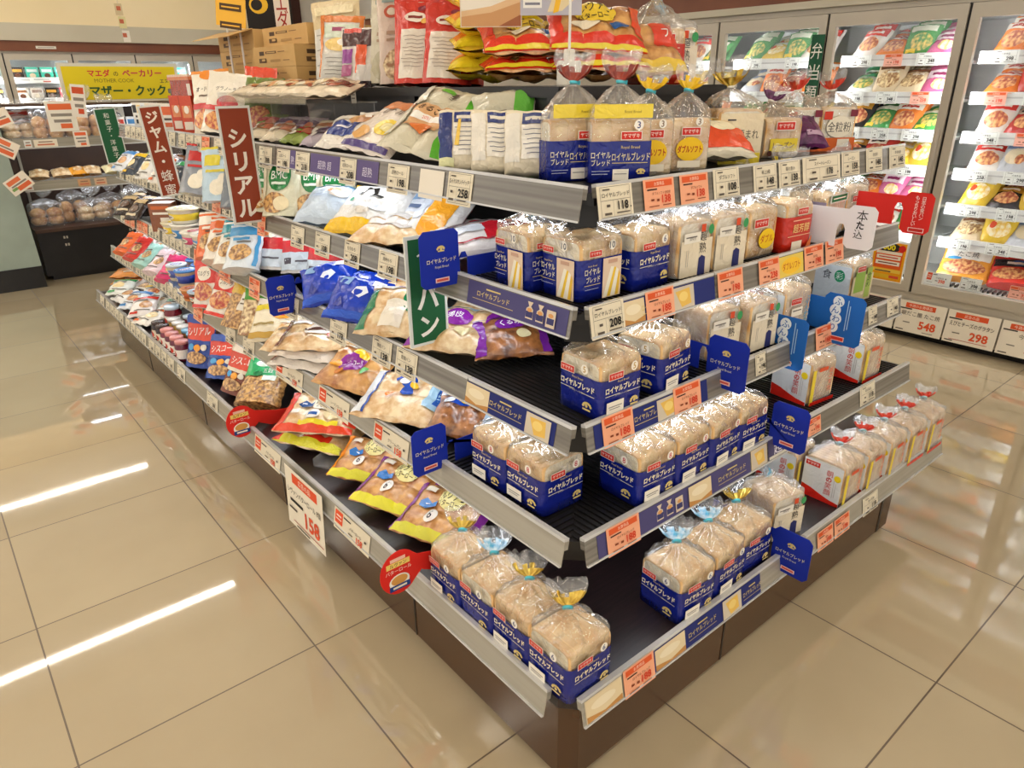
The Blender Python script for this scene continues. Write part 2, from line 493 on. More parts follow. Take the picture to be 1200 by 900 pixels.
def rail(par, face, k, a0, a1):
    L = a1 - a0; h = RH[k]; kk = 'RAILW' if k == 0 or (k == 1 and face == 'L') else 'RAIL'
    mb = MB()
    mb.box(0, L, -0.003, 0.011, -0.007, 0.0, 'LIP')
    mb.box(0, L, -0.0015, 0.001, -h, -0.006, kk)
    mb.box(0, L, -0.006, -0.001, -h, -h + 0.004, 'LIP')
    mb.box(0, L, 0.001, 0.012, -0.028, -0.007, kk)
    o = mb.build('price_rail', par)
    if face == 'R': o.location = (a0, D[k], ZT[k]); o.rotation_euler = (TILT, 0, 0)
    else: o.location = (D[k], a1, ZT[k]); o.rotation_euler = (TILT, 0, R(-90))
for k in range(5):
    d = D[k] + 0.010; z1 = SF[k]; z0 = z1 - 0.026
    pts = [(d, LEND[k]), (d, D[k] + 0.045), (D[k] + 0.042, d), (REND[k], d), (REND[k], 0.64), (0.55, 0.64), (0.55, LEND[k])]
    mb = MB(); mb.prism(pts[::-1], z0, z1, 'WOOD' if k == 0 else 'BLACK')
    sh = mb.build('deck' if k == 0 else 'shelf', gond)
    rail(sh, 'L', k, LY0[k], (2.6, 2.62, 0.53, 2.55, 1.75)[k]); rail(sh, 'L', k, (2.605, 2.625, 0.535, 2.555, 1.755)[k], LEND[k])
    rail(sh, 'R', k, RX0[k], (0.93, 0.93, 0.86, 0.66, 1.27)[k]); rail(sh, 'R', k, (0.935, 0.935, 0.865, 0.665, 1.275)[k], REND[k])
    if k:
        mb = MB(); mb.prism([(D[k] + 0.03, D[k] + 0.075), (D[k] + 0.075, D[k] + 0.03), (D[k] + 0.11, D[k] + 0.065), (D[k] + 0.065, D[k] + 0.11)], z0 - 0.05, z0, 'BLACK'); mb.build('corner_bracket', sh)
        mb = MB(); mb.box(D[k] + 0.05, D[k] + 0.066, D[k] + 0.13, LEND[k] - 0.05, z0 - 0.008, z0 - 0.001, 'LED')
        mb.build('led_strip', sh)
        mb = MB(); mb.box(D[k] + 0.13, REND[k] - 0.05, D[k] + 0.05, D[k] + 0.066, z0 - 0.008, z0 - 0.001, 'LED')
        mb.build('led_strip', sh)
    if k in (1, 2, 3):
        mb = MB(); s = 0.0165; d0 = D[k] + 0.02
        x = d0
        while x < REND[k] - 0.02:
            y1 = min(x, 0.63) if k == 1 else 0.63
            if y1 > d0 + 0.01: mb.box(x, x + 0.006, d0, y1, z1, z1 + 0.0045, 'BLACK')
            x += s
        if k == 1:
            y = d0 + 0.02
            while y < 0.63:
                mb.box(d0, min(y, 0.54), y, y + 0.006, z1, z1 + 0.0045, 'BLACK'); y += s
        mb.build('wire_tray', sh)

# ---------------------------------------------------------------- price cards in the rails
def card_art(w, h, kind, name, price):
    """coordinates from the card centre; fine print is thin bars"""
    A = []; g = '#5a5148m'
    if kind == 'W':
        A += [('r', 0, h * .46, w * .42, .0004, g), ('r', -w * .42, 0, .0004, h * .44, g), ('r', w * .42, 0, .0004, h * .44, g), ('r', 0, -h * .44, w * .42, .0004, g),
              ('r', 0, h * .06, w * .42, .0004, g), ('r', -w * .08, -h * .18, .0003, h * .24, g),
              ('r', -w * .26, h * .38, w * .1, h * .02, g),
              ('t', name, 0, h * .22, h * .15, '#2b2623m', w * .78), ('t', '*' + price, w * .19, -h * .12, h * .27, '#1f1b19m', w * .4),
              ('r', w * .43 - w * .03, -h * .2, w * .018, h * .02, '#1f1b19m'),
              ('r', -w * .26, -h * .34, w * .1, h * .035, g), ('r', w * .12, -h * .34, w * .14, h * .02, g), ('r', w * .3, -h * .34, w * .06, h * .02, g), ('r', -w * .25, -h * .1, w * .05, h * .04, g)]
    elif kind == 'O':
        o = '#dd5a2am'; d = '#7d3518m'
        A += [('r', 0, h * .34, w * .43, h * .10, o), ('t', 'お買得品', 0, h * .34, h * .12, '#fbd9c0m', w * .5),
              ('r', -w * .24, h * .17, w * .16, h * .022, '#3a2018m'), ('t', name, w * .05, h * .04, h * .10, d, w * .6),
              ('t', '*' + price, w * .20, -h * .16, h * .26, '#d8482cm', w * .44), ('r', -w * .25, -h * .16, w * .05, h * .03, d), ('r', -w * .08, -h * .18, w * .04, h * .04, d),
              ('r', -w * .22, -h * .36, w * .16, h * .014, d), ('r', w * .2, -h * .36, w * .14, h * .014, d)]
    elif kind == 'S':
        o = '#e2532bm'
        A += [('r', -w * .36, h * .12, w * .11, h * .3, o), ('r', -w * .36, h * .2, w * .07, h * .04, '#f6d9c8m'), ('r', -w * .36, h * .04, w * .08, h * .03, '#f6d9c8m'),
              ('r', -w * .12, h * .32, w * .1, h * .03, '#2b2623m'), ('t', name, w * .12, h * .06, h * .15, '#5a5148m', w * .5), ('t', '*' + price, w * .24, -h * .2, h * .3, '#df5a34m', w * .3),
              ('r', -w * .3, -h * .36, w * .13, h * .015, g), ('r', 0, -h * .18, w * .06, h * .03, g), ('r', w * .4, h * .06, w * .025, h * .05, g)]
    elif kind == 'P':
        A += [('t', name, 0, 0, h * .42, '#d9d2e6m', w * .8)]
    return A
CARDBASE = {'W': '#e6dcc4m', 'B': '#e9e1d2m', 'O': '#f0aa86m', 'S': '#e6dcc4m', 'P': '#5d5080m'}
ORD = ['first', 'second', 'third', 'fourth', 'fifth', 'sixth', 'seventh', 'eighth', 'ninth', 'tenth', 'eleventh', 'twelfth', 'thirteenth', 'fourteenth', 'fifteenth',
       'sixteenth', 'seventeenth', 'eighteenth', 'nineteenth', 'twentieth', 'twenty-first', 'twenty-second', 'twenty-third', 'twenty-fourth', 'twenty-fifth', 'twenty-sixth', 'twenty-seventh', 'twenty-eighth', 'twenty-ninth', 'thirtieth']
TIERN = ['bottom deck', 'lowest shelf', 'second shelf', 'third shelf', 'top shelf']
def rail_item(face, k, a0, a1, zt, zb, mk, off=0.0045):
    """mk(w, h) -> object whose origin is its centre; hung on the rail front, tilted like it"""
    w, h = a1 - a0, zt - zb
    o = mk(w, h)
    u = ZT[k] - (zt + zb) / 2
    y = D[k] - math.sin(-TILT) * u - off * math.cos(TILT)
    z = ZT[k] - u * 1.0
    if face == 'R': o.location = ((a0 + a1) / 2, y, z); o.rotation_euler = (TILT, 0, 0)
    else: o.location = (y, (a0 + a1) / 2, z); o.rotation_euler = (TILT, 0, R(-90))
    return o
CARDS = [
('R',4,0.281,0.386,1.283,1.216,'W','ロイヤルブレッド','118'),('R',4,0.421,0.523,1.284,1.218,'O','ダブルソフト全粒粉','138'),('R',4,0.544,0.647,1.284,1.219,'O','ダブルソフト','138'),
('R',4,0.670,0.773,1.286,1.217,'W','ダブルソフト','108'),('R',4,0.835,0.938,1.283,1.217,'W','極上3種','148'),('R',4,0.950,1.052,1.283,1.216,'W','朝の恵み','138'),
('R',4,1.066,1.267,1.286,1.217,'W','スイートレーズン','178'),('R',4,1.276,1.381,1.286,1.221,'W','レーズン','158'),('R',4,1.423,1.526,1.288,1.221,'W','全粒粉','148'),('R',4,1.574,1.680,1.285,1.219,'W','新全粒粉','148'),
('R',3,0.232,0.335,1.051,0.981,'W','ロイヤルブレッド','208'),('R',3,0.405,0.502,1.050,0.983,'O','ロイヤルブレッド','188'),('R',3,0.670,0.775,1.049,0.980,'O','超熟','198'),
('R',3,0.847,0.943,1.050,0.984,'O','ダブルソフト','238'),('R',3,1.070,1.171,1.053,0.986,'O','超芳醇','198'),('R',3,1.184,1.287,1.053,0.988,'O','本仕込','198'),
('R',2,0.228,0.326,0.818,0.748,'O','ロイヤルブレッド','188'),('R',2,0.468,0.570,0.818,0.750,'O','ロイヤルブレッド','188'),('R',2,0.808,0.856,0.816,0.760,'W','超熟','198'),
('R',2,1.112,1.205,0.822,0.756,'O','ふんわり','168'),('R',2,1.435,1.494,0.818,0.762,'W','食パン','148'),('R',2,1.564,1.644,0.818,0.762,'W','食パン','148'),
('R',1,0.197,0.304,0.580,0.512,'O','ロイヤルブレッド','188'),('R',1,1.038,1.110,0.574,0.524,'O','超熟','198'),('R',1,1.355,1.455,0.586,0.524,'W','朝の笑顔','118'),
('R',0,0.158,0.261,0.279,0.207,'O','ロイヤルブレッド','188'),('R',0,0.991,1.082,0.265,0.204,'O','超熟','198'),('R',0,1.090,1.182,0.265,0.204,'O','超熟','178'),('R',0,1.272,1.372,0.264,0.203,'W','朝の笑顔','118'),
('L',4,0.602,0.701,1.281,1.205,'W','ロイヤルサンドイッチ','258'),('L',4,0.719,0.826,1.278,1.207,'B','',''),('L',4,0.878,0.985,1.279,1.205,'W','超熟ロール','198'),('L',4,1.036,1.160,1.278,1.215,'P','超熟',''),
('L',4,1.163,1.262,1.277,1.203,'W','超熟ロール','208'),('L',4,1.266,1.465,1.277,1.214,'P','超熟 超',''),('L',4,1.472,1.575,1.276,1.203,'W','超熟ロール','218'),('L',4,1.58,1.62,1.277,1.214,'P','熟',''),('L',4,1.622,1.728,1.276,1.203,'W','山型ロール','198'),('L',4,1.772,1.887,1.276,1.203,'W','グラノラ','398'),
('L',3,0.903,1.004,1.047,0.972,'W','超熟もち','198'),('L',3,1.113,1.209,1.045,0.970,'W','もちもち','208'),('L',3,1.306,1.408,1.042,0.968,'W','バター','108'),('L',3,1.492,1.594,1.038,0.966,'W','バター','138'),('L',3,1.815,1.888,1.038,0.962,'O','グラノラ','298'),
('L',2,0.754,0.859,0.808,0.732,'W','豊潤パン','138'),('L',2,0.885,0.991,0.808,0.732,'W','薄皮パン','138'),('L',2,1.148,1.258,0.802,0.726,'W','つぶつぶ','178'),('L',2,1.496,1.604,0.802,0.726,'W','チョコパン','138'),
('L',2,1.833,1.937,0.802,0.726,'O','グラノラ','298'),('L',2,2.141,2.272,0.806,0.73,'O','グラノラ','398'),('L',2,2.490,2.600,0.804,0.728,'O','グラノラ','298'),
('L',1,0.738,0.925,0.573,0.505,'S','クリームパン','158'),('L',1,1.079,1.286,0.571,0.503,'S','レーズンロール','158'),('L',1,1.411,1.633,0.568,0.500,'S','ロールパン','158'),
('L',1,1.841,1.958,0.566,0.497,'W','ナッツ','398'),('L',1,2.042,2.149,0.565,0.496,'W','くるみ','298'),('L',1,2.439,2.563,0.569,0.497,'O','グラノラ','398'),
('L',0,0.818,1.038,0.270,0.200,'S','バターロール','158'),('L',0,1.453,1.687,0.272,0.202,'S','バターロール','158'),('L',0,2.094,2.226,0.272,0.208,'W','シリアル','298'),('L',0,2.527,2.646,0.272,0.206,'W','シリアル','398'),
]
# beyond the cereals the side rails are filled edge to edge with small cards
for k, y0, y1 in ((0, 2.70, 4.25), (1, 2.66, 4.1), (2, 2.66, 4.05), (3, 1.95, 4.0), (4, 1.93, 3.9)):
    y = y0; i = 0
    while y < y1 - 0.1:
        wd = 0.095 if i % 3 else 0.105
        kd = 'O' if (k == 2 and 6 <= i <= 9) or (k == 4 and i == 4) or (k == 3 and i == 3) else 'W'
        CARDS.append(('L', k, y, y + wd, ZT[k] - 0.006, ZT[k] - 0.068, kd, ('ジャム', 'はちみつ', 'マーガリン', 'シリアル', '菓子')[i % 5], ('198', '298', '158', '398', '248')[(i * 3 + k) % 5]))
        y += wd + (0.05 if i % 4 == 3 else 0.012); i += 1
CNT = {}
KN = {'W': 'white price card', 'B': 'blank white card', 'O': 'orange offer price card', 'S': 'wide red-square price card', 'P': 'purple name strip'}
for f, k, a0, a1, zt, zb, kd, nm, pr in sorted(CARDS, key=lambda c: (c[0], c[1], c[2])):
    q = (f, k, kd); CNT[q] = CNT.get(q, 0) + 1
    lab = '%s, %s rail, %s, %s from the corner' % (KN[kd] + (' reading %s' % pr if pr and kd != 'P' and a0 < 1.7 else ''), TIERN[k], 'bread end' if f == 'R' else 'long side', ORD[CNT[q] - 1])
    ZK = {'W': 0.0045, 'B': 0.0045, 'O': 0.0062, 'S': 0.0045, 'P': 0.0036}
    rail_item(f, k, a0, a1, zt, zb, lambda w, h: board('price_card' if kd != 'P' else 'name_strip', lab, 'price tag' if kd != 'P' else 'label strip', (w, h), CARDBASE[kd], card_art(w, h, kd, nm, pr), (0, 0, 0), t=0.0006,
              group='price cards on the %s side of the %s' % ('end' if f == 'R' else 'long', TIERN[k])), ZK[kd])

# big offer card hanging below the bottom rail
board('offer_card', 'large white hanging offer card reading 158 under the bottom rail', 'price tag', (0.285, 0.225), '#efe6d2m',
      [('r', 0.01, .082, .095, .018, '#e2532bm'), ('t', '広告の品', 0.01, .082, .022, '#fbead8m', .12), ('t', 'レヴァンバターロール 8個', 0, .028, .026, '#4a423am', .25), ('r', -.06, -.008, .05, .006, '#2b2623m'),
       ('t', '*158', .055, -.045, .062, '#e0522em', .13), ('r', .02, -.088, .115, .0015, '#a83a28m'), ('r', -.02, -.1, .05, .003, '#5a5148m'), ('r', -.09, -.04, .03, .004, '#5a5148m')],
      (-0.03, 1.235, 0.170), (R(-3), 0, R(-90)), t=0.0008)

# ---------------------------------------------------------------- advertising strips in the rails
NAVY = '#1f2a6em'; PURP = '#4a4675m'; GOLDT = '#d8c27am'
def strip_art(w, h, items):
    A = []
    for it in items:
        c = it[1] * w - w / 2
        if it[0] == 'bread':
            A += [('r', c, 0, it[2], h * .46, '#e2cfa8m'), ('p', [(c - it[2], -h * .2), (c, -h * .38), (c + it[2], -h * .22), (c + it[2], -h * .46), (c - it[2], -h * .46)], '#c08a4cm'), ('e', c - .003, h * .1, it[2] * .7, h * .2, '#eddfc0m')]
        elif it[0] == 'toast':
            A += [('r', c, 0, it[2], h * .46, '#cfc3b0m'), ('p', [(c - it[2] * .7, h * .3), (c + it[2] * .6, h * .36), (c + it[2] * .7, -h * .3), (c - it[2] * .2, -h * .38)], '#e8bd5cm'), ('e', c, h * .05, it[2] * .4, h * .2, '#f0d27cm')]
        elif it[0] == 'name':
            A += [('t', 'ロイヤルブレッド', c, h * .05, h * .26, GOLDT, it[2] * 2), ('r', c, -h * .2, it[2], .0006, GOLDT), ('r', c, h * .3, it[2] * .35, h * .03, GOLDT)]
        elif it[0] == 'packs':
            for q in (-1, 0, 1):
                x = c + q * it[2] * .7
                A += [('p', [(x - .012, -h * .3), (x + .012, -h * .3), (x + .011, h * .1), (x + .003, h * .2), (x + .009, h * .38), (x - .009, h * .38), (x - .003, h * .2), (x - .011, h * .1)] if q < 1 else [(x - .014, -h * .36), (x + .014, -h * .36), (x + .014, h * .3), (x - .014, h * .3)], '#d6c6b0m'),
                      ('r', x, -h * .12, .011, h * .12, '#3a3a6am'), ('e', x, h * .06 if q < 1 else h * .1, .008, h * .08, '#d59a5cm')]
    return A
STRIPS = [
('R',0,0.04,0.155,'w',[('bread',.5,.055)]),('R',0,0.262,0.70,NAVY,[('bread',.14,.055),('name',.42,.055),('toast',.7,.04),('name',.9,.04)]),
('R',1,0.17,0.75,PURP,[('packs',.42,.05),('bread',.62,.045),('name',.85,.06)]),('R',1,0.755,0.83,'w',[('toast',.5,.034)]),
('R',2,0.205,0.60,NAVY,[('name',.45,.05),('toast',.62,.04)]),('R',3,0.335,0.66,NAVY,[('bread',.1,.035),('name',.3,.04),('toast',.62,.04)]),
('R',3,0.945,1.068,'y',[]),
('L',2,0.215,0.53,NAVY,[('bread',.13,.045),('name',.47,.06),('toast',.83,.04)]),('L',3,0.235,0.58,PURP,[('name',.28,.075),('packs',.76,.05)]),
]
SN = 0
for f, k, a0, a1, base_, items in STRIPS:
    SN += 1
    h = RH[k] - 0.012
    if base_ == 'y':
        art = [('e', 0, 0, .05, .022, '#f5c531m'), ('t', 'ダブルソフト', 0, 0, .02, '#b5301cm', .085)]
    else: art = strip_art(a1 - a0, h, items)
    hexb = {'w': '#d9c8a6m', 'y': '#e8c95am'}.get(base_, base_)
    rail_item(f, k, a0, a1, ZT[k] - 0.008, ZT[k] - 0.008 - h, lambda w, hh: board('shelf_strip', '%s picture strip in the %s rail of the %s' % ({'w': 'pale bread', 'y': 'yellow oval'}.get(base_, 'navy bread' if base_ == NAVY else 'purple bread') + (' slice' if SN == 4 else ''), TIERN[k], 'bread end' if f == 'R' else 'long side'), 'label strip', (w, hh), hexb, art, (0, 0, 0), t=0.0005), 0.0030)
rail_item('R', 1, 0.835, 0.93, ZT[1] - 0.004, ZT[1] - 0.062, lambda w, h: board('shelf_strip', 'small dark purple strip with one white character beside the blue divider', 'label strip', (w, h), '#4b4668m', [('t', '超', 0, 0, .04, '#eeeaf4m', .05), ('r', 0, -.024, .045, .004, '#d9d4c6m')], (0, 0, 0), t=0.0006), 0.004)

# ---------------------------------------------------------------- shelf talkers and dividers
def crest(x, y, s, k=GOLDT):
    A = []
    for i in range(7):
        a = R(20 + i * 23.3)
        A.append(('e', x + s * .8 * math.cos(a), y + s * .55 * math.sin(a) - s * .1, s * .22, s * .22, k))
    A += [('r', x, y - s * .3, s * .7, s * .12, k), ('e', x, y + s * .05, s * .28, s * .3, k)]
    return A
def divider(label, loc, yawd, flag_w, flag_h, panel_w, panel_top, panel_bot, base, art, slot=True):
    mirror = yawd != 0
    """L-shaped card: a flag out over the aisle joined by a neck to a panel standing between the loaves"""
    fw_, fh = flag_w, flag_h
    pts = [(-fw_ + .012, 0), (-fw_, .012), (-fw_, fh - .012), (-fw_ + .012, fh)]
    pts += [(-.012, fh), (0, fh - .012), (0.0, panel_top), (panel_w, panel_top), (panel_w, panel_bot), (.026, panel_bot)]
    if slot: pts += [(.026, panel_bot + .05), (.02, panel_bot + .064), (.009, panel_bot + .064), (0.002, panel_bot + .05), (0.002, .012), (-.01, 0)]
    else: pts += [(0.026, .03), (0, .03), (-.01, 0)]
    if mirror: pts = [(-x, z) for x, z in pts][::-1]
    a2 = [(i[0], i[1], -i[2]) + tuple(i[3:]) if i[0] == 't' else (i[0], -i[1]) + tuple(i[2:]) for i in art] if mirror else art
    mb = MB(); t = 0.002
    n = len(pts)
    vs = [(x, -t / 2, z) for x, z in pts] + [(x, t / 2, z) for x, z in pts]
    mb.add(vs, [tuple(range(n)), tuple(range(2 * n - 1, n - 1, -1))] + [(i, n + i, n + (i + 1) % n, (i + 1) % n) for i in range(n)], base)
    mb.art(lambda a, b, o: (a, -t / 2 - o, b), a2, 0.0005, 0.0003, curved=False)
    o = mb.build('shelf_divider', loc=loc, rot=(0, 0, yawd))
    return tag(o, label, 'shelf divider')
ROY = '#10289am'
def roy_art(s=1):
    c = -.053 * s
    return crest(c, .092, .013) + [('t', 'ロイヤルブレッド', c, .066, .012, '#e9dfb4m', .084), ('t', 'Royal Bread', c, .050, .0075, '#dcd6c0m', .05), ('r', c, .018, .02, .0055, '#e9c7c4m'), ('r', c, .018, .017, .003, '#c9544am')]
divider('blue flag divider on the lowest shelf, long side, beside the 8 slice loaves', (0.118, 0.585, 0.560), 0, .103, .128, .215, .066, 0.006, ROY, roy_art())
divider('blue flag divider on the third shelf, long side, above the green sign', (0.212, 0.63, 1.022), 0, .112, .137, .15, .062, 0.012, ROY, roy_art())
divider('blue flag divider on the second shelf, long side, beside the blue crumpled bags', (0.160, 1.530, 0.752), 0, .100, .133, .20, .098, 0.054, ROY, roy_art())
divider('blue flag divider on the second shelf of the bread end, behind the 5 slice loaves', (0.66, 0.198, 0.768), R(-90), .113, .132, .20, .100, 0.03, ROY, roy_art())
divider('blue flag divider at the front of the bottom deck, bread end', (0.80, 0.022, 0.232), R(-90), .108, .134, .20, .120, 0.034, ROY, roy_art())
divider('blue flag divider on the lowest shelf of the bread end, beside the loaves', (0.86, 0.112, 0.560), R(-90), .105, .130, .20, .060, 0.006, ROY, roy_art())
FUN = '#1d62b4m'
def fun_art():
    A = []
    for i, ch in enumerate('ふんわり'):
        A += [('e', -.042 + (.006 if i % 2 else 0), .126 - i * .0255, .0165, .0165, '#e8f0f6m'), ('t', ch, -.042 + (.006 if i % 2 else 0), .126 - i * .0255, .021, FUN)]
    return A + [('r', -.072, .09, .0012, .045, '#a9cce8m'), ('r', -.079, .085, .0012, .035, '#a9cce8m'), ('r', -.05, .018, .026, .007, '#f2d8d4m'), ('r', -.05, .018, .024, .005, '#c8382cm')]
divider('blue card divider with white round characters above the nearer red and white loaf', (0.98, 0.218, 0.735), R(-90), .108, .148, .15, .13, 0.058, FUN, fun_art(), slot=False)
divider('blue card divider with white round characters nearest the freezers', (1.20, 0.185, 0.762), R(-90), .12, .148, .15, .13, 0.034, FUN, fun_art(), slot=False)
divider('white card divider with black brush writing on the third shelf', (1.20, 0.160, 1.042), R(-90), .08, .118, .16, .106, 0.0, '#e9e8ecm',
        [('t', '*本', -.04, .092, .03, '#17151am'), ('t', '*た', -.038, .066, .022, '#17151am'), ('t', '*込', -.036, .042, .024, '#17151am')], slot=True)
divider('red card divider with small white writing on the third shelf', (1.45, 0.118, 1.058), R(-90), .08, .118, .14, .106, 0.02, '#d5261em',
        [('t', 'も\nっ\nち\nり\nお\nい\nし\nい', -.034, .066, .085, '#f6e2d8m'), ('t', '日\n本\nの\n食\nパ\nン', -.052, .074, .065, '#f6e2d8m'), ('r', -.045, .012, .022, .006, '#f4e6e0m'), ('r', -.045, .012, .02, .0045, '#c22a20m')], slot=True)
def round_flag(label, loc):
    n = 22; pts = []
    for i in range(n):
        a = R(-35 + 290 * i / (n - 1) + 50)
        pts.append((-.055 + .056 * math.cos(a), .06 * math.sin(a) + .055))
    pts = [(.0, .055 + .03)] + [(-.055 + .056 * math.cos(R(a)), .055 + .064 * math.sin(R(a))) for a in range(40, 330, 14)] + [(.012, .035), (.012, .03), (.09, -.01), (.19, -.03), (.19, .05), (.08, .062)]
    mb = MB(); m = len(pts); t = .002
    vs = [(x, -t / 2, z) for x, z in pts] + [(x, t / 2, z) for x, z in pts]
    mb.add(vs, [tuple(range(m)), tuple(range(2 * m - 1, m - 1, -1))] + [(i, m + i, m + (i + 1) % m, (i + 1) % m) for i in range(m)], '#d9261bm')
    c = -.058
    mb.art(lambda a, b, o: (a, -t / 2 - o, b), [('r', c, .096, .022, .005, '#f0c0a8m'), ('r', c, .082, .034, .008, '#eecb6am'), ('t', 'ルヴァン', c, .082, .012, '#4a2410m', .05), ('t', 'バターロール', c, .064, .012, '#f3d6c8m', .075),
            ('e', c, .03, .03, .022, '#f5eee0m'), ('e', c, .034, .024, .014, '#d59a4cm'), ('r', c, .014, .03, .008, '#1d3f86m'), ('r', c, .014, .02, .003, '#e9e4d0m')], 0.0005, 0.0003, curved=False)
    tag(mb.build('shelf_talker', loc=loc), label, 'shelf sign')
round_flag('round red shelf talker on the bottom rail beside the navy loaves', (-0.015, 0.545, 0.285))
round_flag('round red shelf talker on the bottom rail below the green cereal bag', (0.022, 1.74, 0.255))

def hang_sign(name, label, x0, x1, y, z0, z1, base, txt, th, border='#d9dcd6m', cat='aisle sign', lean=0.0):
    w_, h_ = x1 - x0, z1 - z0
    r = empty(name, ((x0 + x1) / 2, y, (z0 + z1) / 2), (0, R(lean), 0))
    tag(r, label, cat)
    mb = MB(); mb.box(-w_ / 2 - .008, w_ / 2 + .008, 0.0, .006, -h_ / 2 - .008, h_ / 2 + .008, border); mb.build('holder', r)
    mb = MB(); mb.box(-w_ / 2, w_ / 2, -.001, 0.0, -h_ / 2, h_ / 2, base)
    mb.art(lambda a, b, o: (a, -.001 - o, b), txt, .0006, .0003, curved=False); mb.build('insert', r)
    mb = MB(); mb.box(w_ / 2 - .01, w_ / 2 + .05, .006, .011, -.02, .02, 'ACRYL'); mb.build('clip', r)
hang_sign('aisle_sign', 'dark green hanging sign with white characters beside the bread rolls', .124, .226, .72, .855, 1.125, '#1c5a35m',
          [('t', '*食', 0, .085, .055, '#e8e6dcm'), ('t', '*パ', 0, -.015, .062, '#e8e6dcm'), ('t', '*ン', 0, -.092, .055, '#e8e6dcm')], .05)
hang_sign('aisle_sign', 'brown red hanging sign with four white characters over the cereals', .105, .205, 1.85, 1.022, 1.405, '#8c3a20m',
          [('t', '*シ', 0, .095, .062, '#ece3d6m'), ('t', '*リ', 0, .015, .066, '#ece3d6m'), ('t', '*ア', 0, -.065, .062, '#ece3d6m'), ('t', '*ル', 0, -.145, .062, '#ece3d6m')], .05)
hang_sign('aisle_sign', 'brown red hanging sign over the jams and honey', .098, .178, 2.78, 1.022, 1.395, '#8c3a20m',
          [('t', c if c == '・' else '*' + c, 0, .145 - i * .062, .05 if c != '・' else .014, '#ece3d6m') for i, c in enumerate('ジャム・蜂蜜')], .05, lean=-4)
# ---------------------------------------------------------------- packs
def nz(x, y, z=0.0): return noise.noise((x, y, z))
def pillow(w, h, t, seed=0, kind='pillow', lumps=None, pinch=0.0):
    """front surface of a filled bag: local x width, y height, z towards the viewer"""
    def S(a, b, o=0.0):
        u = max(-1.0, min(1.0, 2 * a / w)); v = max(-1.0, min(1.0, 2 * b / h))
        if kind == 'pillow':
            f = max(0, 1 - u * u) ** 0.5 * max(0, 1 - abs(v) ** 3.2) ** 0.62
            wx = 1 - 0.07 * (1 - abs(v) ** 3) 
        elif kind == 'pouch':
            g = max(0.0, (1 - v) / 2)
            f = max(0, 1 - u * u) ** 0.45 * (g ** 0.75) * (1.0 if v > -0.9 else 1.0)
            wx = 1 - 0.05 * (1 - v * v)
        else:
            f = max(0, 1 - u ** 6) ** 0.4 * max(0, 1 - v ** 6) ** 0.4
            wx = 1
        if pinch:
            q = max(0.0, (v - 0.45) / 0.55); wx *= 1 - pinch * q * q * (3 - 2 * q) * 0.9
        if lumps:
            nx, ny = lumps
            f *= 0.55 + 0.45 * abs(math.sin(math.pi * nx * (u + 1) / 2)) ** 0.7 * abs(math.sin(math.pi * ny * (v * .92 + 1) / 2)) ** 0.7
        k = 24.0
        z = t / 2 * f * (1 + 0.16 * nz(a * k, b * k, seed * 3.1)) + 0.004 * nz(a * 42, b * 42, seed * 7.7 + 4) * min(1, 3 * (1 - max(abs(u), abs(v)) + .15))
        xx = a * wx + 0.004 * nz(b * 40, seed * 5.0) * (1 if abs(u) > .5 else 0.5)
        yy = b + 0.003 * nz(a * 40, seed * 9.0, 3)
        return (xx, yy, z + o)
    return S

def make_pack(name, w, h, t, base, art, kind='pillow', seed=0, lumps=None, back=None, seal=None, pinch=0.0, coarse=False, extra=None):
    """a filled bag as one mesh, with its crimped end seals as parts"""
    S = pillow(w, h, t, seed, kind, lumps, pinch)
    def B(a, b, o=0.0):
        x, y, z = S(a, b, 0)
        return (x, y, -abs(z) * 0.9 - o)
    na, nb = (12, 12) if coarse else (26, 30)
    mb = MB()
    hh = h * (0.46 if kind == 'pillow' else 0.5)
    lo = -hh if kind == 'pillow' else -h / 2
    top = h * 0.455
    mb.grid(S, -w / 2, w / 2, lo, top, na, nb, base)
    mb.grid(B, -w / 2, w / 2, lo, top, na, max(4, nb // 2), back or base, flip=True)
    if kind == 'pouch':
        n = na; vs = [S(-w / 2 + w * i / n, lo) for i in range(n + 1)] + [B(-w / 2 + w * i / n, lo) for i in range(n + 1)]
        mb.add(vs, [(i, n + 1 + i, n + 2 + i, i + 1) for i in range(n)], back or base)
    mb.art(S, [scale_item(it, w, h) for it in art], 0.0022, 0.0006)
    o = mb.build(name, smooth=True)
    ends = [(top, h / 2)] if kind == 'pouch' else [(top, h / 2), (-h / 2, lo)]
    if kind != 'box' and not coarse:
        for e0, e1 in ends:
            m2 = MB(); n = 14; vs = []; fs = []
            for j in range(4):
                b = e0 + (e1 - e0) * j / 3
                for i in range(n + 1):
                    a = -w / 2 + w * i / n
                    x, y, z = S(a, min(max(b, lo), top) if kind == 'pillow' else min(b, top))
                    q = (b - e0) / (e1 - e0) if e0 == top else 1 - (b - e0) / (e1 - e0)
                    vs.append((x, b + (0.0018 if (i % 2 and j in (0, 3) and abs(b) > h * .48) else 0), z * (1 - q) + 0.004 * q * math.sin(i * 1.3 + seed)))
            fs = [(j * (n + 1) + i, j * (n + 1) + i + 1, (j + 1) * (n + 1) + i + 1, (j + 1) * (n + 1) + i) for j in range(3) for i in range(n)]
            m2.add(vs, fs, seal or base)
            m2.build('end_seal', o, smooth=True)
    if extra:
        m2 = MB(); m2.art(S, [scale_item(it, w, h) for it in extra[1]], 0.0034, 0.0004); m2.build(extra[0], o)
    return o
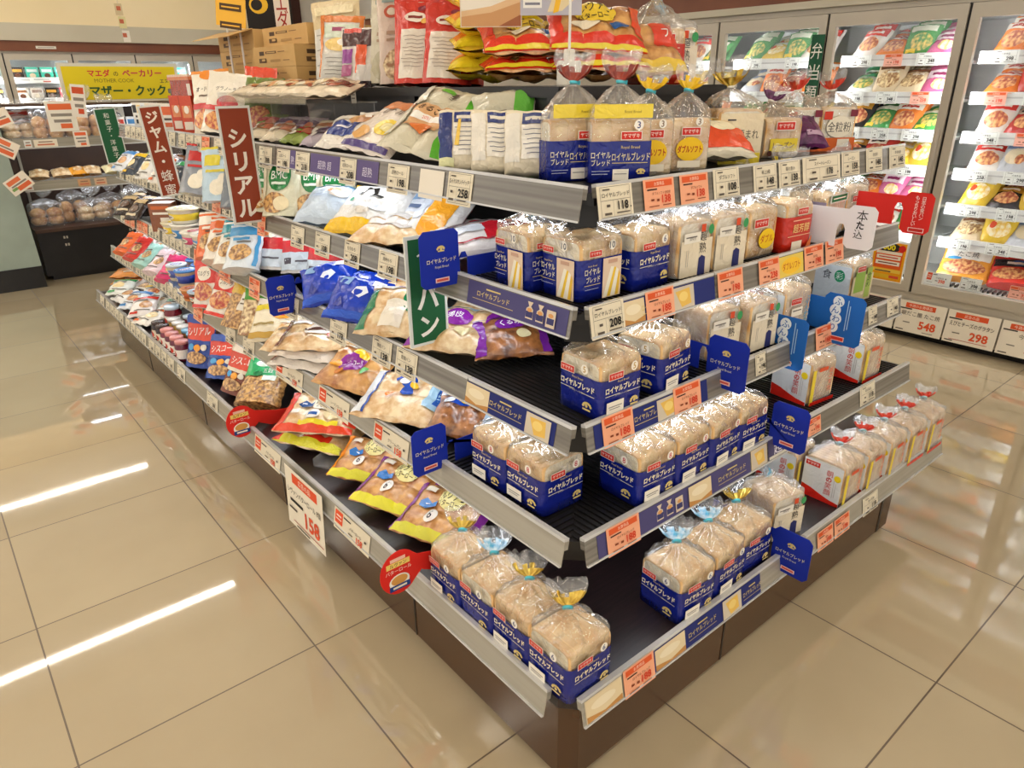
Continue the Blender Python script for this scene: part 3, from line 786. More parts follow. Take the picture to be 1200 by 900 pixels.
def scale_item(it, w, h):
    """art in units of half width and half height"""
    if it[0] in ('r', 'e'): return (it[0], it[1] * w / 2, it[2] * h / 2, it[3] * w / 2, it[4] * h / 2, it[5])
    if it[0] == 't':
        r = it[7] if len(it) > 7 else 0
        return ('t', it[1], it[2] * w / 2, it[3] * h / 2, it[4] * h / 2, it[5], (it[6] if len(it) > 6 else 1.6) * w / 2, r)
    if it[0] == 'p': return ('p', [(x * w / 2, y * h / 2) for x, y in it[1]], it[2])
    return it
def lie(o, x, y, z, yawd=-90, tilt=0, rolld=0, w=0, h=0, t=0):
    """rest a pack on height z: tilt 0 is flat face up, 90 is upright facing the aisle"""
    tt = R(tilt)
    zc = z + abs(math.sin(tt)) * h / 2 + abs(math.cos(tt)) * t * 0.45
    m = Matrix.Rotation(R(yawd), 4, 'Z') @ Matrix.Rotation(tt, 4, 'X') @ Matrix.Rotation(R(rolld), 4, 'Z')
    o.location = (x, y, zc); o.rotation_euler = m.to_euler()
    return o
def pack(name, label, cat, w, h, t, base, art, x, y, z, yawd=-90, tilt=0, rolld=0, kind='pillow', seed=None, group=None, **kw):
    global PK
    PK += 1
    if kind != 'box':
        yawd += rnd.uniform(-8, 8); rolld += rnd.uniform(-6, 6); tilt += rnd.uniform(-4, 4) if tilt > 8 else 0
        if tilt > 80: tilt = 80
    o = make_pack(name, w, h, t, base, art, kind, seed if seed is not None else PK, **kw)
    lie(o, x, y, z, yawd, tilt, rolld, w, h, t)
    return tag(o, label, cat, group)
PK = 0
def lines(x, y, w_, n, dy, k='#6a625am', hh=0.02):
    return [('r', x + (0.06 * (i % 3) - .06) * w_, y - i * dy, w_ * (1 - .12 * (i % 3)), hh, k) for i in range(n)]
LOGO = lambda x, y, s=1.0: [('r', x, y, .26 * s, .055 * s, '#f2ebe2m'), ('r', x, y, .24 * s, .042 * s, '#cf3527m'), ('t', 'ヤマザキ', x, y, .05 * s, '#f5e6dcm', .38 * s)]

# ---------------------------------------------------------------- loaves in tied bags
def rrring(hx, hy, z, n=44, p=7.0, cx=0, cy=0):
    r = []
    for i in range(n):
        a = 2 * math.pi * (i + .5) / n
        c, s = math.cos(a), math.sin(a)
        k = (abs(c) ** p + abs(s) ** p) ** (-1 / p)
        r.append([cx + hx * c * k, cy + hy * s * k, z])
    return r
def bread_block(W, Dp, H, axis, n, crust='CRUST', crumb='CRUMB', dome=0.0):
    """a loaf of n slices: rounded square section swept along its axis with grooves between slices"""
    mb = MB()
    L, sw = (W, Dp) if axis == 'x' else (Dp, W)
    def sec(inset, pos):
        hw = sw / 2 - inset; hz = H - inset
        pts = []
        r = 0.016
        pr = rrect(-hw, hw, inset * .5, hz, r, 3)
        for a, b in pr:
            if dome and b > H * .8: b += dome * (1 - (a / hw) ** 2) - dome * .2
            pts.append((pos, a, b) if axis == 'x' else (a, pos, b))
        return pts
    rs = []
    g = 0.0016
    for i in range(n):
        p0 = -L / 2 + L * i / n; p1 = -L / 2 + L * (i + 1) / n
        rs += [sec(g, p0), sec(0, p0 + g * 1.3), sec(0, p1 - g * 1.3), sec(g, p1)]
    mb.rings(rs, crust, False, False)
    for e in (0, len(rs) - 1):
        m = len(rs[0]); b = len(mb.v)
        mb.v.extend(rs[e]); cen = (rs[e][0][0], 0, H / 2) if axis == 'x' else (0, rs[e][0][1], H / 2)
        ins = [tuple(Vector(p).lerp(Vector(cen), 0.06)) for p in rs[e]]
        mb.v.extend(ins)
        for i in range(m): mb.face((b + i, b + (i + 1) % m, b + m + (i + 1) % m, b + m + i), crust)
        mb.face([b + m + i for i in range(m)], crumb)
    return mb
def bag_film(W, Dp, H, neck, taild, seed, film='FILM', tailmat=None, n=64, slack=0.004, tl=0.06, puff=1.0):
    """clear bag: hugs the loaf, crumples over its top, gathers to a tied neck, then flares into a creased tail"""
    mb = MB(); rs = []
    nk = Vector(neck); td = Vector(taild).normalized()
    up_ = [(1.0, .0), (.97, .10), (.90, .20), (.80, .32), (.68, .45), (.56, .57), (.44, .69), (.32, .80), (.21, .90), (.12, .97)]
    sp = [(0.003, 1, 0), (H * .25, 1, 0), (H * .55, 1, 0), (H * .82, 1, 0), (H * .95, .995, 0)] + [(H + .003 + (nk.z - H - .003) * q, s_, 1) for s_, q in up_]
    for j, (z, s, q) in enumerate(sp):
        ring = rrring((W / 2 + slack), (Dp / 2 + slack), z, n)
        t = max(0, j - 4) / 10.0
        out = []
        for i, p in enumerate(ring):
            x = p[0] * s + nk.x * (1 - s); y = p[1] * s + nk.y * (1 - s); zz = z
            a = 2 * math.pi * i / n
            if q:
                fold = abs(math.sin(4.5 * a + seed + 1.4 * nz(s * 5, seed, a))) - .5
                ed = min(1, t * 4) * s
                zz += .015 * fold * ed * min(puff, 1.2) + .006 * nz(x * 45, y * 45, seed * 2.2) * ed
                d = .010 * fold * (1 - s) * s * 2
                rr = 1 + d / max(.012, math.hypot(x - nk.x, y - nk.y))
                x = nk.x + (x - nk.x) * rr; y = nk.y + (y - nk.y) * rr
                if s > .3: zz = max(zz, H + .0025)
            else:
                d = .0022 * nz(math.cos(a) * 3 + seed * 3, math.sin(a) * 3, z * 60)
                r_ = math.hypot(x, y); x *= 1 + max(d, -.001) / r_; y *= 1 + max(d, -.001) / r_
            out.append((x, y, zz))
        rs.append(out)
    side = Vector((.77, -.64, 0)); side = (side - td * side.dot(td)).normalized()
    if abs(td.z) < .9: side = td.cross(Vector((0, 0, 1))).normalized()
    oth = td.cross(side).normalized()
    k_ = tl / .06
    for q, (dl, rx, ry) in enumerate(((0.0, .0065, .0065), (.005, .0075, .006), (.013, .024, .008), (.025, .038, .007), (.039, .047, .006), (.055, .052, .005), (.070, .050, .003))):
        out = []
        for i in range(n):
            a = 2 * math.pi * i / n
            ca, sa = math.cos(a), math.sin(a)
            pl = .35 * math.sin(10 * a + seed) if q > 1 else 0
            bend = (.007 * math.sin(3.0 * ca + seed * 1.7) + .008 * nz(ca * 2.5, seed, q * .5)) * min(1, q / 4) if q > 1 else 0
            jag = 1 + (.20 * nz(ca * 3.2 + seed, sa * .8, 2) if q > 3 else 0)
            v = nk + td * dl * k_ * jag + side * ca * rx * k_ + oth * (sa * ry + pl * ry + bend)
            out.append(tuple(v))
        rs.append(out)
    ns = len(sp)
    mb.rings(rs, film, False, False)
    if tailmat:                                     # the printed zone of the tail: ragged, not a full ring
        f0 = len(mb.f) - 6 * n
        mi_ = mb.mi(tailmat)
        for q in (1, 2, 3):
            for i in range(n):
                a = 2 * math.pi * i / n
                if q < 3 or nz(math.cos(a) * 2 + seed, math.sin(a) * 2, 5) > .05: mb.m[f0 + q * n + i] = mi_
    return mb
def tie(neck, taild, k='#58c4d6m'):
    mb = MB(); nk = Vector(neck); td = Vector(taild).normalized()
    p = nk + td * .003
    sd = td.orthogonal().normalized(); ot = td.cross(sd)
    n = 12; rs = []
    for q in range(9):
        A = 2 * math.pi * q / 8; c = p + (sd * math.cos(A) + ot * math.sin(A)) * .008
        rd = (sd * math.cos(A) + ot * math.sin(A))
        rs.append([tuple(c + rd * .0022 * math.cos(2 * math.pi * i / 6) + td * .0035 * math.sin(2 * math.pi * i / 6)) for i in range(6)])
    mb.rings(rs, k, True, True)
    mb.rings([[tuple(p + sd * .009 + ot * (.012 * s) + td * (.004 * c) + sd * .0006 * d) for c, d in ((-1, 0), (1, 0), (1, 1), (-1, 1))] for s in (-1, 1)], k)
    return mb

def make_loaf(name, W, Dp, H, axis='x', n=6, band=None, prints=(), front=(), left=(), neck=None, taild=(0.2, .6, .7), tailmat='GOLD', seed=0, film='FILM', crust='CRUST', crumb='CRUMB', dome=0.0, tie_k='#58c4d6m', tl=.06, puff=1.0):
    r = empty(name)
    bread_block(W, Dp, H, axis, n, crust, crumb, dome).build('bread', r, smooth=False)
    nk = neck or (0.01, 0.015, H + .034)
    bag_film(W, Dp, H + max(0, dome), nk, taild, seed, film, tailmat, tl=tl, puff=puff).build('bag', r, smooth=True)
    tie(nk, taild, tie_k).build('twist_tie', r, smooth=True)
    off = .0058
    hx, hy = W / 2 + off, Dp / 2 + off
    if band:
        col, bh = band
        mb = MB(); rs = []
        for j, z in enumerate((0.001, bh * .3, bh * .6, bh * .85, bh)):
            ring = rrring(hx, hy, z, 56, 9)
            rs.append([(x, y, zz + (0.0016 * nz(x * 45, y * 45, seed) if j == 4 else 0)) for x, y, zz in ring])
        mb.rings(rs, col, True, False)
        mb.build('printed_band', r, smooth=True)
    FS = lambda a, b, o: (a, -hy - .0012 - o, b)
    LS = lambda a, b, o: (-hx - .0012 - o, -a, b)
    for sd, S, items in (('f', FS, front), ('l', LS, left)):
        pr = [q for q in prints if q[0] == sd]
        if not pr and not items: continue
        mb = MB()
        for side, a0, a1, b0, b1, k in pr:
            mb.art(S, [('r', (a0 + a1) / 2, (b0 + b1) / 2, (a1 - a0) / 2, (b1 - b0) / 2, k)], .0002, .0, curved=False)
        mb.art(S, items, .0006, .0003, curved=False)
        mb.build('front_print' if sd == 'f' else 'side_print', r)
    return r
BLUE = '#0f1e7c'
def logo_m(x, z, s=.026):
    return [('r', x, z, s * .62, s * .24, '#f4ece0m'), ('r', x, z, s * .58, s * .2, '#cc2f22m'), ('t', 'ヤマザキ', x, z, s * .24, '#f4e4dam', s * .95)]
def num_m(x, z, ch, k='#1d2a6em', r=.0105):
    return [('e', x, z, r, r * 1.05, '#f6f0e4m'), ('t', ch, x, z, r * 1.35, k, r * 1.5)]
def royal_art(num, nk='#1d2a6em', sticker=False, mirror=False, sandwich=False, w=.125):
    if sandwich:
        return [('t', 'Royal Bread', -.034, .078, .005, GOLDT, .04), ('t', 'ロイヤル', -.034, .066, .014, '#efe6c8m', .045), ('t', 'ブレッド', -.032, .049, .014, '#efe6c8m', .04), ('r', -.034, .037, .024, .0006, GOLDT), ('r', -.036, .028, .02, .0006, '#aab0d0m'),
                ('r', .024, .046, .028, .044, '#e6cdb4m'), ('p', [(-.002, .004), (.02, .070), (.030, .068), (.010, .004)], '#f6efdcm'), ('p', [(.010, .004), (.030, .068), (.036, .066), (.020, .004)], '#f0c63cm'),
                ('p', [(.020, .004), (.036, .066), (.044, .060), (.034, .004)], '#f8f1e0m'), ('p', [(.034, .004), (.044, .060), (.049, .050), (.044, .004)], '#eec040m'), ('r', .024, .082, .014, .004, '#c9a28cm')] + num_m(.02, .118, num, nk) + logo_m(-.03, .105, .03)
    A = [('t', 'Royal Bread', .0, .083, .0065, GOLDT, .05), ('t', '*ロイヤルブレッド', 0, .068, .0165, '#efe6c8m', .106), ('r', -.032, .055, .022, .0007, '#d9d4c0m'), ('r', .034, .053, .02, .0007, '#d9d4c0m'), ('t', 'コクのあるリッチな味わい', .0, .0535, .0042, '#d9d4c0m', .05)]
    A += [('e', .034 + .011 * math.cos(R(12 + 26 * i)), .026 + .009 * math.sin(R(12 + 26 * i)), .0035, .003, GOLDT) for i in range(7)] + [('r', .034, .020, .012, .002, GOLDT), ('e', .034, .029, .004, .004, GOLDT)]
    if sticker: A += [('r', -.026, .028, .026, .014, '#efe9dcm'), ('r', -.026, .030, .02, .0012, '#8f8a88m'), ('r', -.028, .025, .016, .001, '#8f8a88m')]
    A += logo_m(-.028, .101, .036) + num_m(.026, .112, num, nk)
    return A
royal = {}
for key, num, ax, ns, nkc, sb, tm, sw in (('6a', '6', 'x', 6, '#1d2a6em', (True, False), 'GOLD', False), ('6b', '6', 'y', 6, '#1d2a6em', (True, False), 'GOLD', False), ('6c', '6', 'x', 6, '#1d2a6em', (False, True), 'BLUEF', False),
                                           ('8a', '8', 'x', 8, '#c02a3am', (False, True), 'GOLD', False), ('8b', '8', 'y', 8, '#c02a3am', (True, False), 'BLUEF', False), ('5a', '5', 'x', 5, '#b9922cm', (False, True), 'GOLD', False), ('10', '10', 'x', 10, '#1d2a4am', (False, False), 'GOLD', True)):
    low = num == '8'
    royal[key] = make_loaf('sliced_loaf', .125, .125, .130 if not sw else .132, ax, ns, (BLUE, .092), (), royal_art(num, nkc, sb[1], sandwich=sw), royal_art(num, nkc, sb[0], sandwich=sw),
                           neck=(.012, .022, .152) if low else (.006, .016, .166), taild=(.55, .75, .12) if low else (.45, .55, .62), tailmat=tm, seed=len(royal) + 1, tl=.055)
def put_loaf(proto, x, y, k, label, rot=0, dz=0.0, group=None, cat='bread', scale=None):
    return place(proto, (x, y, SF[k] + dz + (0.0046 if k in (1, 2, 3) and x > .13 and y < .62 else 0.0)), (0, 0, R(rot)), label, cat, group, scale)
G0 = 'blue banded loaves along the bottom rail'
put_loaf(royal['6a'], .080, .082, 0, 'blue banded 6 slice loaf at the very corner of the bottom deck, gold tail', 0, group=G0)
put_loaf(royal['6b'], .082, .210, 0, 'blue banded 6 slice loaf second from the corner along the long bottom rail', 0, group=G0)
put_loaf(royal['6c'], .080, .338, 0, 'blue banded 6 slice loaf third from the corner along the long bottom rail, blue tail', 0, group=G0)
put_loaf(royal['6b'], .078, .466, 0, 'blue banded 6 slice loaf fourth from the corner, next to the red shelf talker', 0, group=G0)
G1 = 'blue banded loaves on the end of the bottom deck'
put_loaf(royal['6c'], .452, .080, 0, 'blue banded 6 slice loaf on the bread end bottom deck, first from the corner', -3, group=G1)
put_loaf(royal['6c'], .588, .083, 0, 'blue banded 6 slice loaf on the bread end bottom deck, second from the corner', 1, group=G1)
put_loaf(royal['6a'], .722, .090, 0, 'blue banded 6 slice loaf touching the blue flag divider on the bottom deck', -2, group=G1)
G2 = 'blue banded 8 slice loaves on the lowest shelf'
put_loaf(royal['8b'], .203, .302, 1, 'blue banded 8 slice loaf nearest the corner on the lowest shelf, long side', 0, group=G2)
put_loaf(royal['8b'], .200, .434, 1, 'blue banded 8 slice loaf against the blue divider on the lowest shelf, long side', 1, group=G2)
for i, (x, y, l) in enumerate(((.398, .188, 'first from the corner'), (.528, .186, 'second from the corner'), (.655, .182, 'third from the corner'), (.778, .180, 'fourth from the corner'))):
    put_loaf(royal['8a'], x, y, 1, 'blue banded 8 slice loaf on the bread end lowest shelf, ' + l, (-2, 1, 3, -1)[i], group=G2)
put_loaf(royal['5a'], .308, .236, 2, 'blue banded 5 slice loaf alone at the corner of the second shelf', -2)
put_loaf(royal['5a'], .500, .245, 2, 'blue banded 5 slice loaf on the second shelf in front of the blue divider', 6)
put_loaf(royal['10'], .344, .340, 3, 'blue banded 10 slice loaf with sandwich picture at the corner of the third shelf', -2)
put_loaf(royal['10'], .318, .476, 3, 'blue banded 10 slice loaf with sandwich picture behind the corner one on the third shelf', -3)
put_loaf(royal['6a'], .492, .325, 3, 'blue banded 6 slice loaf on the third shelf right of the sandwich picture loaves', 2)

# half-size three slice packs standing on the top shelf
def royal3():
    A = [('t', 'ロイヤル', -.045, .060, .014, '#efe6c8m', .044), ('t', 'ブレッド', -.045, .044, .014, '#efe6c8m', .042), ('t', 'ロイヤルブレッド', .022, .056, .018, '#e6d9a8m', .085), ('r', .02, .043, .04, .0007, GOLDT), ('t', 'Royal Bread', .02, .075, .008, GOLDT, .05),
         ('r', -.045, .026, .02, .0008, '#aab0d0m'), ('r', -.047, .02, .018, .0008, '#aab0d0m'), ('r', .0, .018, .018, .012, '#efe9dcm'), ('r', .0, .02, .014, .001, '#8f8a88m')] + crest(.045, .024, .011) + logo_m(.02, .100, .038) + num_m(.035, .122, '3')
    A += [('r', 0, .150, .064, .014, '#e9cf3a'), ('t', 'Royal Bread', .02, .148, .007, '#8a7420m', .045)]
    return make_loaf('sliced_loaf', .130, .062, .132, 'x', 3, (BLUE, .088), (), A, (), neck=(.0, .0, .205), taild=(.1, .05, .99), tailmat='RUSTF', seed=23, tl=.055, puff=1.6)
r3 = royal3()
put_loaf(r3, .415, .452, 4, 'blue banded 3 slice pack with yellow collar, beside the flat sandwich bread packs', -22)
put_loaf(r3, .468, .362, 4, 'blue banded 3 slice pack with yellow collar, nearer the camera on the top shelf', -34)
def soft3(seed):
    A = [('e', .0, .055, .036, .028, '#f2c420m'), ('t', '*ダブルソフト', 0, .055, .018, '#b02a18m', .064), ('r', .0, .02, .03, .008, '#f0e6d0m'), ('e', .02, .118, .010, .010, '#f6f0e4m'), ('t', '3', .02, .118, .014, '#6a4a1cm', .012)] + logo_m(.0, .096, .04)
    return make_loaf('sliced_loaf', .105, .065, .125, 'x', 3, None, (), A, [('e', .0, .06, .024, .024, '#f2c420m')], neck=(.0, .0, .185), taild=(.25, .05, .95), tailmat='#f0c420', seed=seed, tl=.05, puff=1.5, crust='CRUST')
s3 = soft3(31); s3b = soft3(33)
put_loaf(s3, .600, .390, 4, 'clear 3 slice pack with yellow oval, just right of the blue packs', -25)
put_loaf(s3b, .735, .385, 4, 'clear 3 slice pack with yellow oval, beside the orange bag, top shelf', -28)

# white loaf bags with red wave
def morning(seed, axis='x'):
    H = .138
    L = [('p', [(-.062, .001), (.062, .001), (.062, .012), (.03, .016), (0, .024), (-.03, .034), (-.062, .040)], '#d9281c'), ('t', '*朝', .022, .104, .021, '#d0352am', .022), ('t', '*の', .022, .083, .017, '#d0352am', .02), ('t', '*笑', .022, .063, .021, '#d0352am', .022), ('t', '*顔', .022, .040, .021, '#d0352am', .022), ('e', .048, .096, .011, .011, '#f0d21em')] + logo_m(-.034, .118, .04)
    L += [('r', .040, .058, .0008, .03, '#b9b4b0m'), ('r', .046, .055, .0008, .025, '#b9b4b0m')]
    F = [('t', '朝', .03, .100, .018, '#dc5a34m', .02), ('t', 'の', .03, .082, .014, '#dc5a34m', .02), ('t', '笑', .03, .062, .018, '#dc5a34m', .02), ('t', '顔', .03, .042, .018, '#dc5a34m', .02), ('r', -.054, .06, .008, .055, '#e9cf3cm'), ('r', 0, .006, .06, .006, '#d9281c'), ('r', -.012, .112, .022, .006, '#dc5a34m')]
    return make_loaf('sliced_loaf', .122, .125, H, axis, 8, None, [('l', -.063, .063, .002, .132, '#e6e6e4'), ], F, L, neck=(.01, .0, .172), taild=(.65, .25, .7), tailmat='REDF', seed=seed, film='FILMW', tie_k='#a9d6dcm', tl=.042, crust='CRUST')
mo = morning(41); mo2 = morning(44)
for i in range(5):
    put_loaf(mo if i % 2 == 0 else mo2, 1.235 + i * .139, .083 - .006 * i, 0, 'white bagged loaf with red wave, %s in the row on the bread end bottom deck' % ORD[i], -1 + (i % 3), group='white and red bagged loaves on the bottom deck')
put_loaf(mo2, 1.20, .225, 0, 'white bagged loaf with red wave behind the front row on the bottom deck', 3)
put_loaf(mo, 1.212, .218, 1, 'white bagged loaf with red wave under the nearer blue card, lowest shelf', -6)
put_loaf(mo2, 1.500, .200, 1, 'white bagged loaf with red wave nearest the end of the lowest shelf', -3)

# cream loaves with black brush writing
def ripe(seed, tail='BLUEF', film='FILMW'):
    H = .135
    F = [('t', '*超', .022, .098, .024, '#2a2426m', .026), ('t', '*熟', .022, .070, .026, '#2a2426m', .028), ('p', [(.008, .004), (.036, .004), (.034, .046), (.020, .052), (.010, .046)], '#2c2f66m'), ('r', -.02, .098, .03, .012, '#efe9dcm'), ('r', -.024, .1, .02, .0014, '#6a625am'), ('t', '20%引', -.02, .096, .008, '#5a544em', .04),
         ('r', .018, .118, .008, .009, '#d8502cm'), ('e', .047, .112, .01, .012, '#3f9a5cm'), ('r', -.04, .05, .0006, .02, '#8a827am'), ('r', -.034, .05, .0006, .02, '#8a827am')]
    return make_loaf('sliced_loaf', .120, .122, H, 'y', 6, None, [('f', -.058, .058, .004, .092, '#e9dcc2')], F, (), neck=(-.012, .012, .168), taild=(-.45, .3, .8), tailmat=tail, seed=seed, film=film, tie_k='#d8e6e8m')
rp = ripe(51); rp2 = ripe(52, 'FILMW')
put_loaf(rp, .925, .110, 0, 'cream bagged loaf with frilled white and blue neck behind the front blue divider', -12)
put_loaf(rp, .648, .320, 3, 'cream bagged loaf with black brush writing on the third shelf, left of two', -2)
put_loaf(rp2, .782, .312, 3, 'cream bagged loaf with black brush writing on the third shelf, right of two', -4)
put_loaf(rp2, .770, .290, 2, 'cream bagged loaf just behind the blue divider panel on the second shelf', -6)
put_loaf(rp, .905, .262, 2, 'cream bagged loaf with black brush writing and white sticker on the second shelf', -2)
def soft(seed):
    F = [('e', .012, .052, .036, .027, '#f2c81cm'), ('t', 'ダブル', .012, .052, .022, '#c03a1cm', .056)] + logo_m(-.02, .096, .05)
    return make_loaf('sliced_loaf', .122, .122, .132, 'x', 4, None, (), F, [('e', .0, .05, .03, .024, '#f2c81cm')], neck=(-.02, .02, .172), taild=(-.3, .2, .9), tailmat='#f0c21c', seed=seed, crust='CRUST')
so = soft(61)
put_loaf(so, .945, .322, 3, 'clear bagged loaf with yellow oval on the third shelf', -2)
def choho(seed, H=.135):
    F = [('t', '*超芳醇', .004, .066, .024, '#f2d68am', .085), ('r', 0, .046, .056, .0008, '#f0c9a0m'), ('r', -.01, .018, .024, .013, '#e9ddc8m'), ('r', .0, .088, .04, .0014, '#f0b89am'), ('p', [(.03, .004), (.058, .004), (.058, .04), (.05, .03)], '#e8783cm')] + logo_m(.0, .112, .04)
    return make_loaf('sliced_loaf', .120, .122, H, 'x', 6, ('#c52a18', .098), (), F, logo_m(0, .112, .035), neck=(.0, .0, .205), taild=(.1, .0, 1), tailmat='#f0d24a', seed=seed, puff=1.7, tie_k='#e9e4d8m')
ch = choho(71)
put_loaf(ch, 1.092, .302, 3, 'red banded loaf with gold characters on the third shelf', -3)
ch2 = choho(73)
place(ch2, (1.045, .760, TOPZ), (0, 0, R(-20)), 'red banded loaf with tall gathered bag standing on top of the display', 'bread', None, (1.12, 1.12, 1.12))
place(rp, (1.165, .800, TOPZ), (0, 0, R(-24)), 'white bagged loaf with purple ribbon print on top of the display', 'bread', None, (1.08, 1.08, 1.18))
def funwari(seed):
    L = [('e', .006, .066, .026, .026, '#3aa6dcm'), ('t', 'ふ', .006, .066, .03, '#eaf4f8m', .034), ('r', 0, .012, .06, .012, '#3a5fae')] + logo_m(-.03, .118, .04)
    F = [('t', 'ふ\nん\nわ\nり', .038, .066, .09, '#5a9ec0m', .03), ('r', -.01, .07, .026, .012, '#f0e8d8m'), ('r', -.01, .074, .02, .0016, '#4a443cm'), ('r', .0, .012, .06, .012, '#3a5fae')] + logo_m(-.02, .102, .04)
    return make_loaf('sliced_loaf', .122, .122, .135, 'x', 6, None, [('l', -.062, .062, .004, .124, '#dfe6ea')], F, L, neck=(.0, .01, .180), taild=(-.3, .3, .9), tailmat='BLUEF', seed=seed, film='FILMW', tie_k='#dfe8eem')
fu = funwari(81)
put_loaf(fu, 1.090, .268, 2, 'white bagged loaf with blue circle on the second shelf between the blue cards', -4)
put_loaf(fu, .965, .400, 2, 'white bagged loaf with blue circle half hidden at the back of the second shelf', 5)
def shoku(seed):
    L = [('t', '食', -.02, .088, .03, '#2c3440m', .034), ('e', .024, .088, .018, .02, '#2f9a6am'), ('t', '彩', .024, .088, .024, '#eaf2eam', .028)]
    F = [('r', -.02, .07, .03, .035, '#8fae4cm'), ('r', .035, .06, .016, .05, '#a8bf5cm'), ('t', '食\n彩', .035, .07, .05, '#2f4a24m', .03)] + logo_m(-.02, .112, .04)
    return make_loaf('sliced_loaf', .122, .122, .132, 'x', 6, None, [('l', -.062, .062, .002, .12, '#dfe4e6'), ('f', -.062, .062, .002, .09, '#d8c9a4')], F, L, neck=(.02, .0, .185), taild=(.5, .1, .85), tailmat='FILMW', seed=seed, film='FILMW', tie_k='#3fae5am')
sh_ = shoku(83)
put_loaf(sh_, 1.55, .305, 2, 'white and green bagged loaf near the freezer end of the second shelf', -3)
def honj(seed):
    F = [('r', 0, .118, .058, .012, '#dfe7e2'), ('r', .0, .118, .05, .009, '#24805a'), ('r', .0, .118, .04, .0016, '#dfeee4m')]
    return make_loaf('sliced_loaf', .122, .122, .128, 'y', 6, None, [('l', -.062, .062, .004, .11, '#9a8a9a')], F, [('r', .0, .1, .02, .012, '#3a2a3am')], neck=(.02, .01, .165), taild=(.6, .3, .6), tailmat='FILMW', seed=seed)
hj = honj(85)
put_loaf(hj, 1.34, .330, 3, 'clear bagged brown loaf with green label behind the white card on the third shelf', 3)
put_loaf(fu, 1.50, .340, 3, 'white bagged loaf with blue circle behind the red card, third shelf', -3)

# top shelf, bread end
def tabu(seed):
    F = [('t', 'たべ頃まれ', 0, .075, .024, '#1e1a1cm', .1), ('r', -.03, .112, .012, .002, '#3a3438m'), ('r', .0, .014, .06, .014, '#e0c832'), ('r', .0, .046, .01, .0014, '#6a625am')]
    L = [('r', -.01, .1, .02, .003, '#3a3438m')] + [('r', -.005, .088 - i * .011, .034 - .004 * (i % 3), .0016, '#7a7066m') for i in range(5)]
    return make_loaf('sliced_loaf', .125, .118, .138, 'y', 6, None, [('f', -.061, .061, .002, .128, '#e2d2b0'), ('l', -.05, .05, .012, .118, '#e8dcc0')], F, L, neck=(-.01, .0, .190), taild=(-.15, .0, 1), tailmat='GOLD', seed=seed, tie_k='#e9e4d8m', tl=.065, puff=1.5)
tb = tabu(91)
put_loaf(tb, 1.005, .435, 4, 'cream bagged loaf with black brush writing and gold tail on the top shelf', -30)
def raisin(seed):
    F = [('r', .0, .036, .045, .018, '#e9cf3cm'), ('t', 'レーズン', 0, .036, .018, '#5a2a5am', .07), ('e', -.044, .014, .009, .008, '#4a2418m')] + logo_m(.0, .088, .05)
    return make_loaf('sliced_loaf', .118, .10, .108, 'x', 5, None, (), F, [('e', .0, .06, .02, .018, '#e6b23cm'), ('e', .02, .03, .012, .012, '#4a2418m')], neck=(-.02, .0, .150), taild=(.35, .0, .9), tailmat='PURF', seed=seed, tie_k='#e9e4d8m', tl=.045, puff=1.4)
ra = raisin(93)
put_loaf(ra, 1.215, .430, 4, 'small raisin loaf with yellow label and purple tail on the top shelf', -24)
def grain(seed):
    F = [('r', .0, .02, .06, .02, '#d8682cm'), ('e', .0, .072, .044, .032, '#f0e6d0m'), ('t', '*全粒粉', 0, .072, .030, '#3a332cm', .08), ('r', .02, .024, .02, .012, '#efe6d4m'), ('r', -.042, .106, .014, .012, '#cc3a26m'), ('r', .044, .112, .012, .010, '#7a2a3cm')]
    L = [('r', 0, .064, .046, .046, '#d6c09a'), ('e', .018, .06, .014, .016, '#c9602cm'), ('e', .018, .06, .006, .007, '#e9d9b8m'), ('r', -.02, .07, .015, .002, '#7a6a50m'), ('r', -.02, .06, .015, .002, '#7a6a50m'), ('r', 0, .012, .058, .012, '#b8491cm')]
    return make_loaf('sliced_loaf', .118, .118, .128, 'y', 6, None, (), F, L, neck=(.0, .0, .175), taild=(-.2, .0, 1), tailmat='REDF', seed=seed, tie_k='#e9e4d8m', tl=.05, puff=1.5)
gr = grain(95)
put_loaf(gr, 1.545, .440, 4, 'wholegrain loaf with orange print and round cream label on the top shelf', -30)
put_loaf(gr, 1.440, .500, 4, 'wholegrain loaf with red tail standing behind the other one on the top shelf', -30)
pack('bread_bag', 'orange and yellow bread bag lying beside the yellow oval packs on the top shelf', 'bread', .20, .15, .07, '#e6dcc2', [('r', 0, -.35, .98, .5, '#dd4a20'), ('r', 0, .75, .98, .2, '#f0c23c'), ('e', .2, .2, .4, .3, '#f2e6c4')], .880, .400, SF[4], -20, 28)
pack('bread_bag', 'dark purple bread bag between the raisin loaf and the wholegrain loaves', 'bread', .15, .13, .06, 'PURF', [('e', 0, 0, .5, .5, '#5a2450'), ('r', .3, -.5, .4, .12, '#b99ab0m')], 1.330, .410, SF[4], -20, 40)
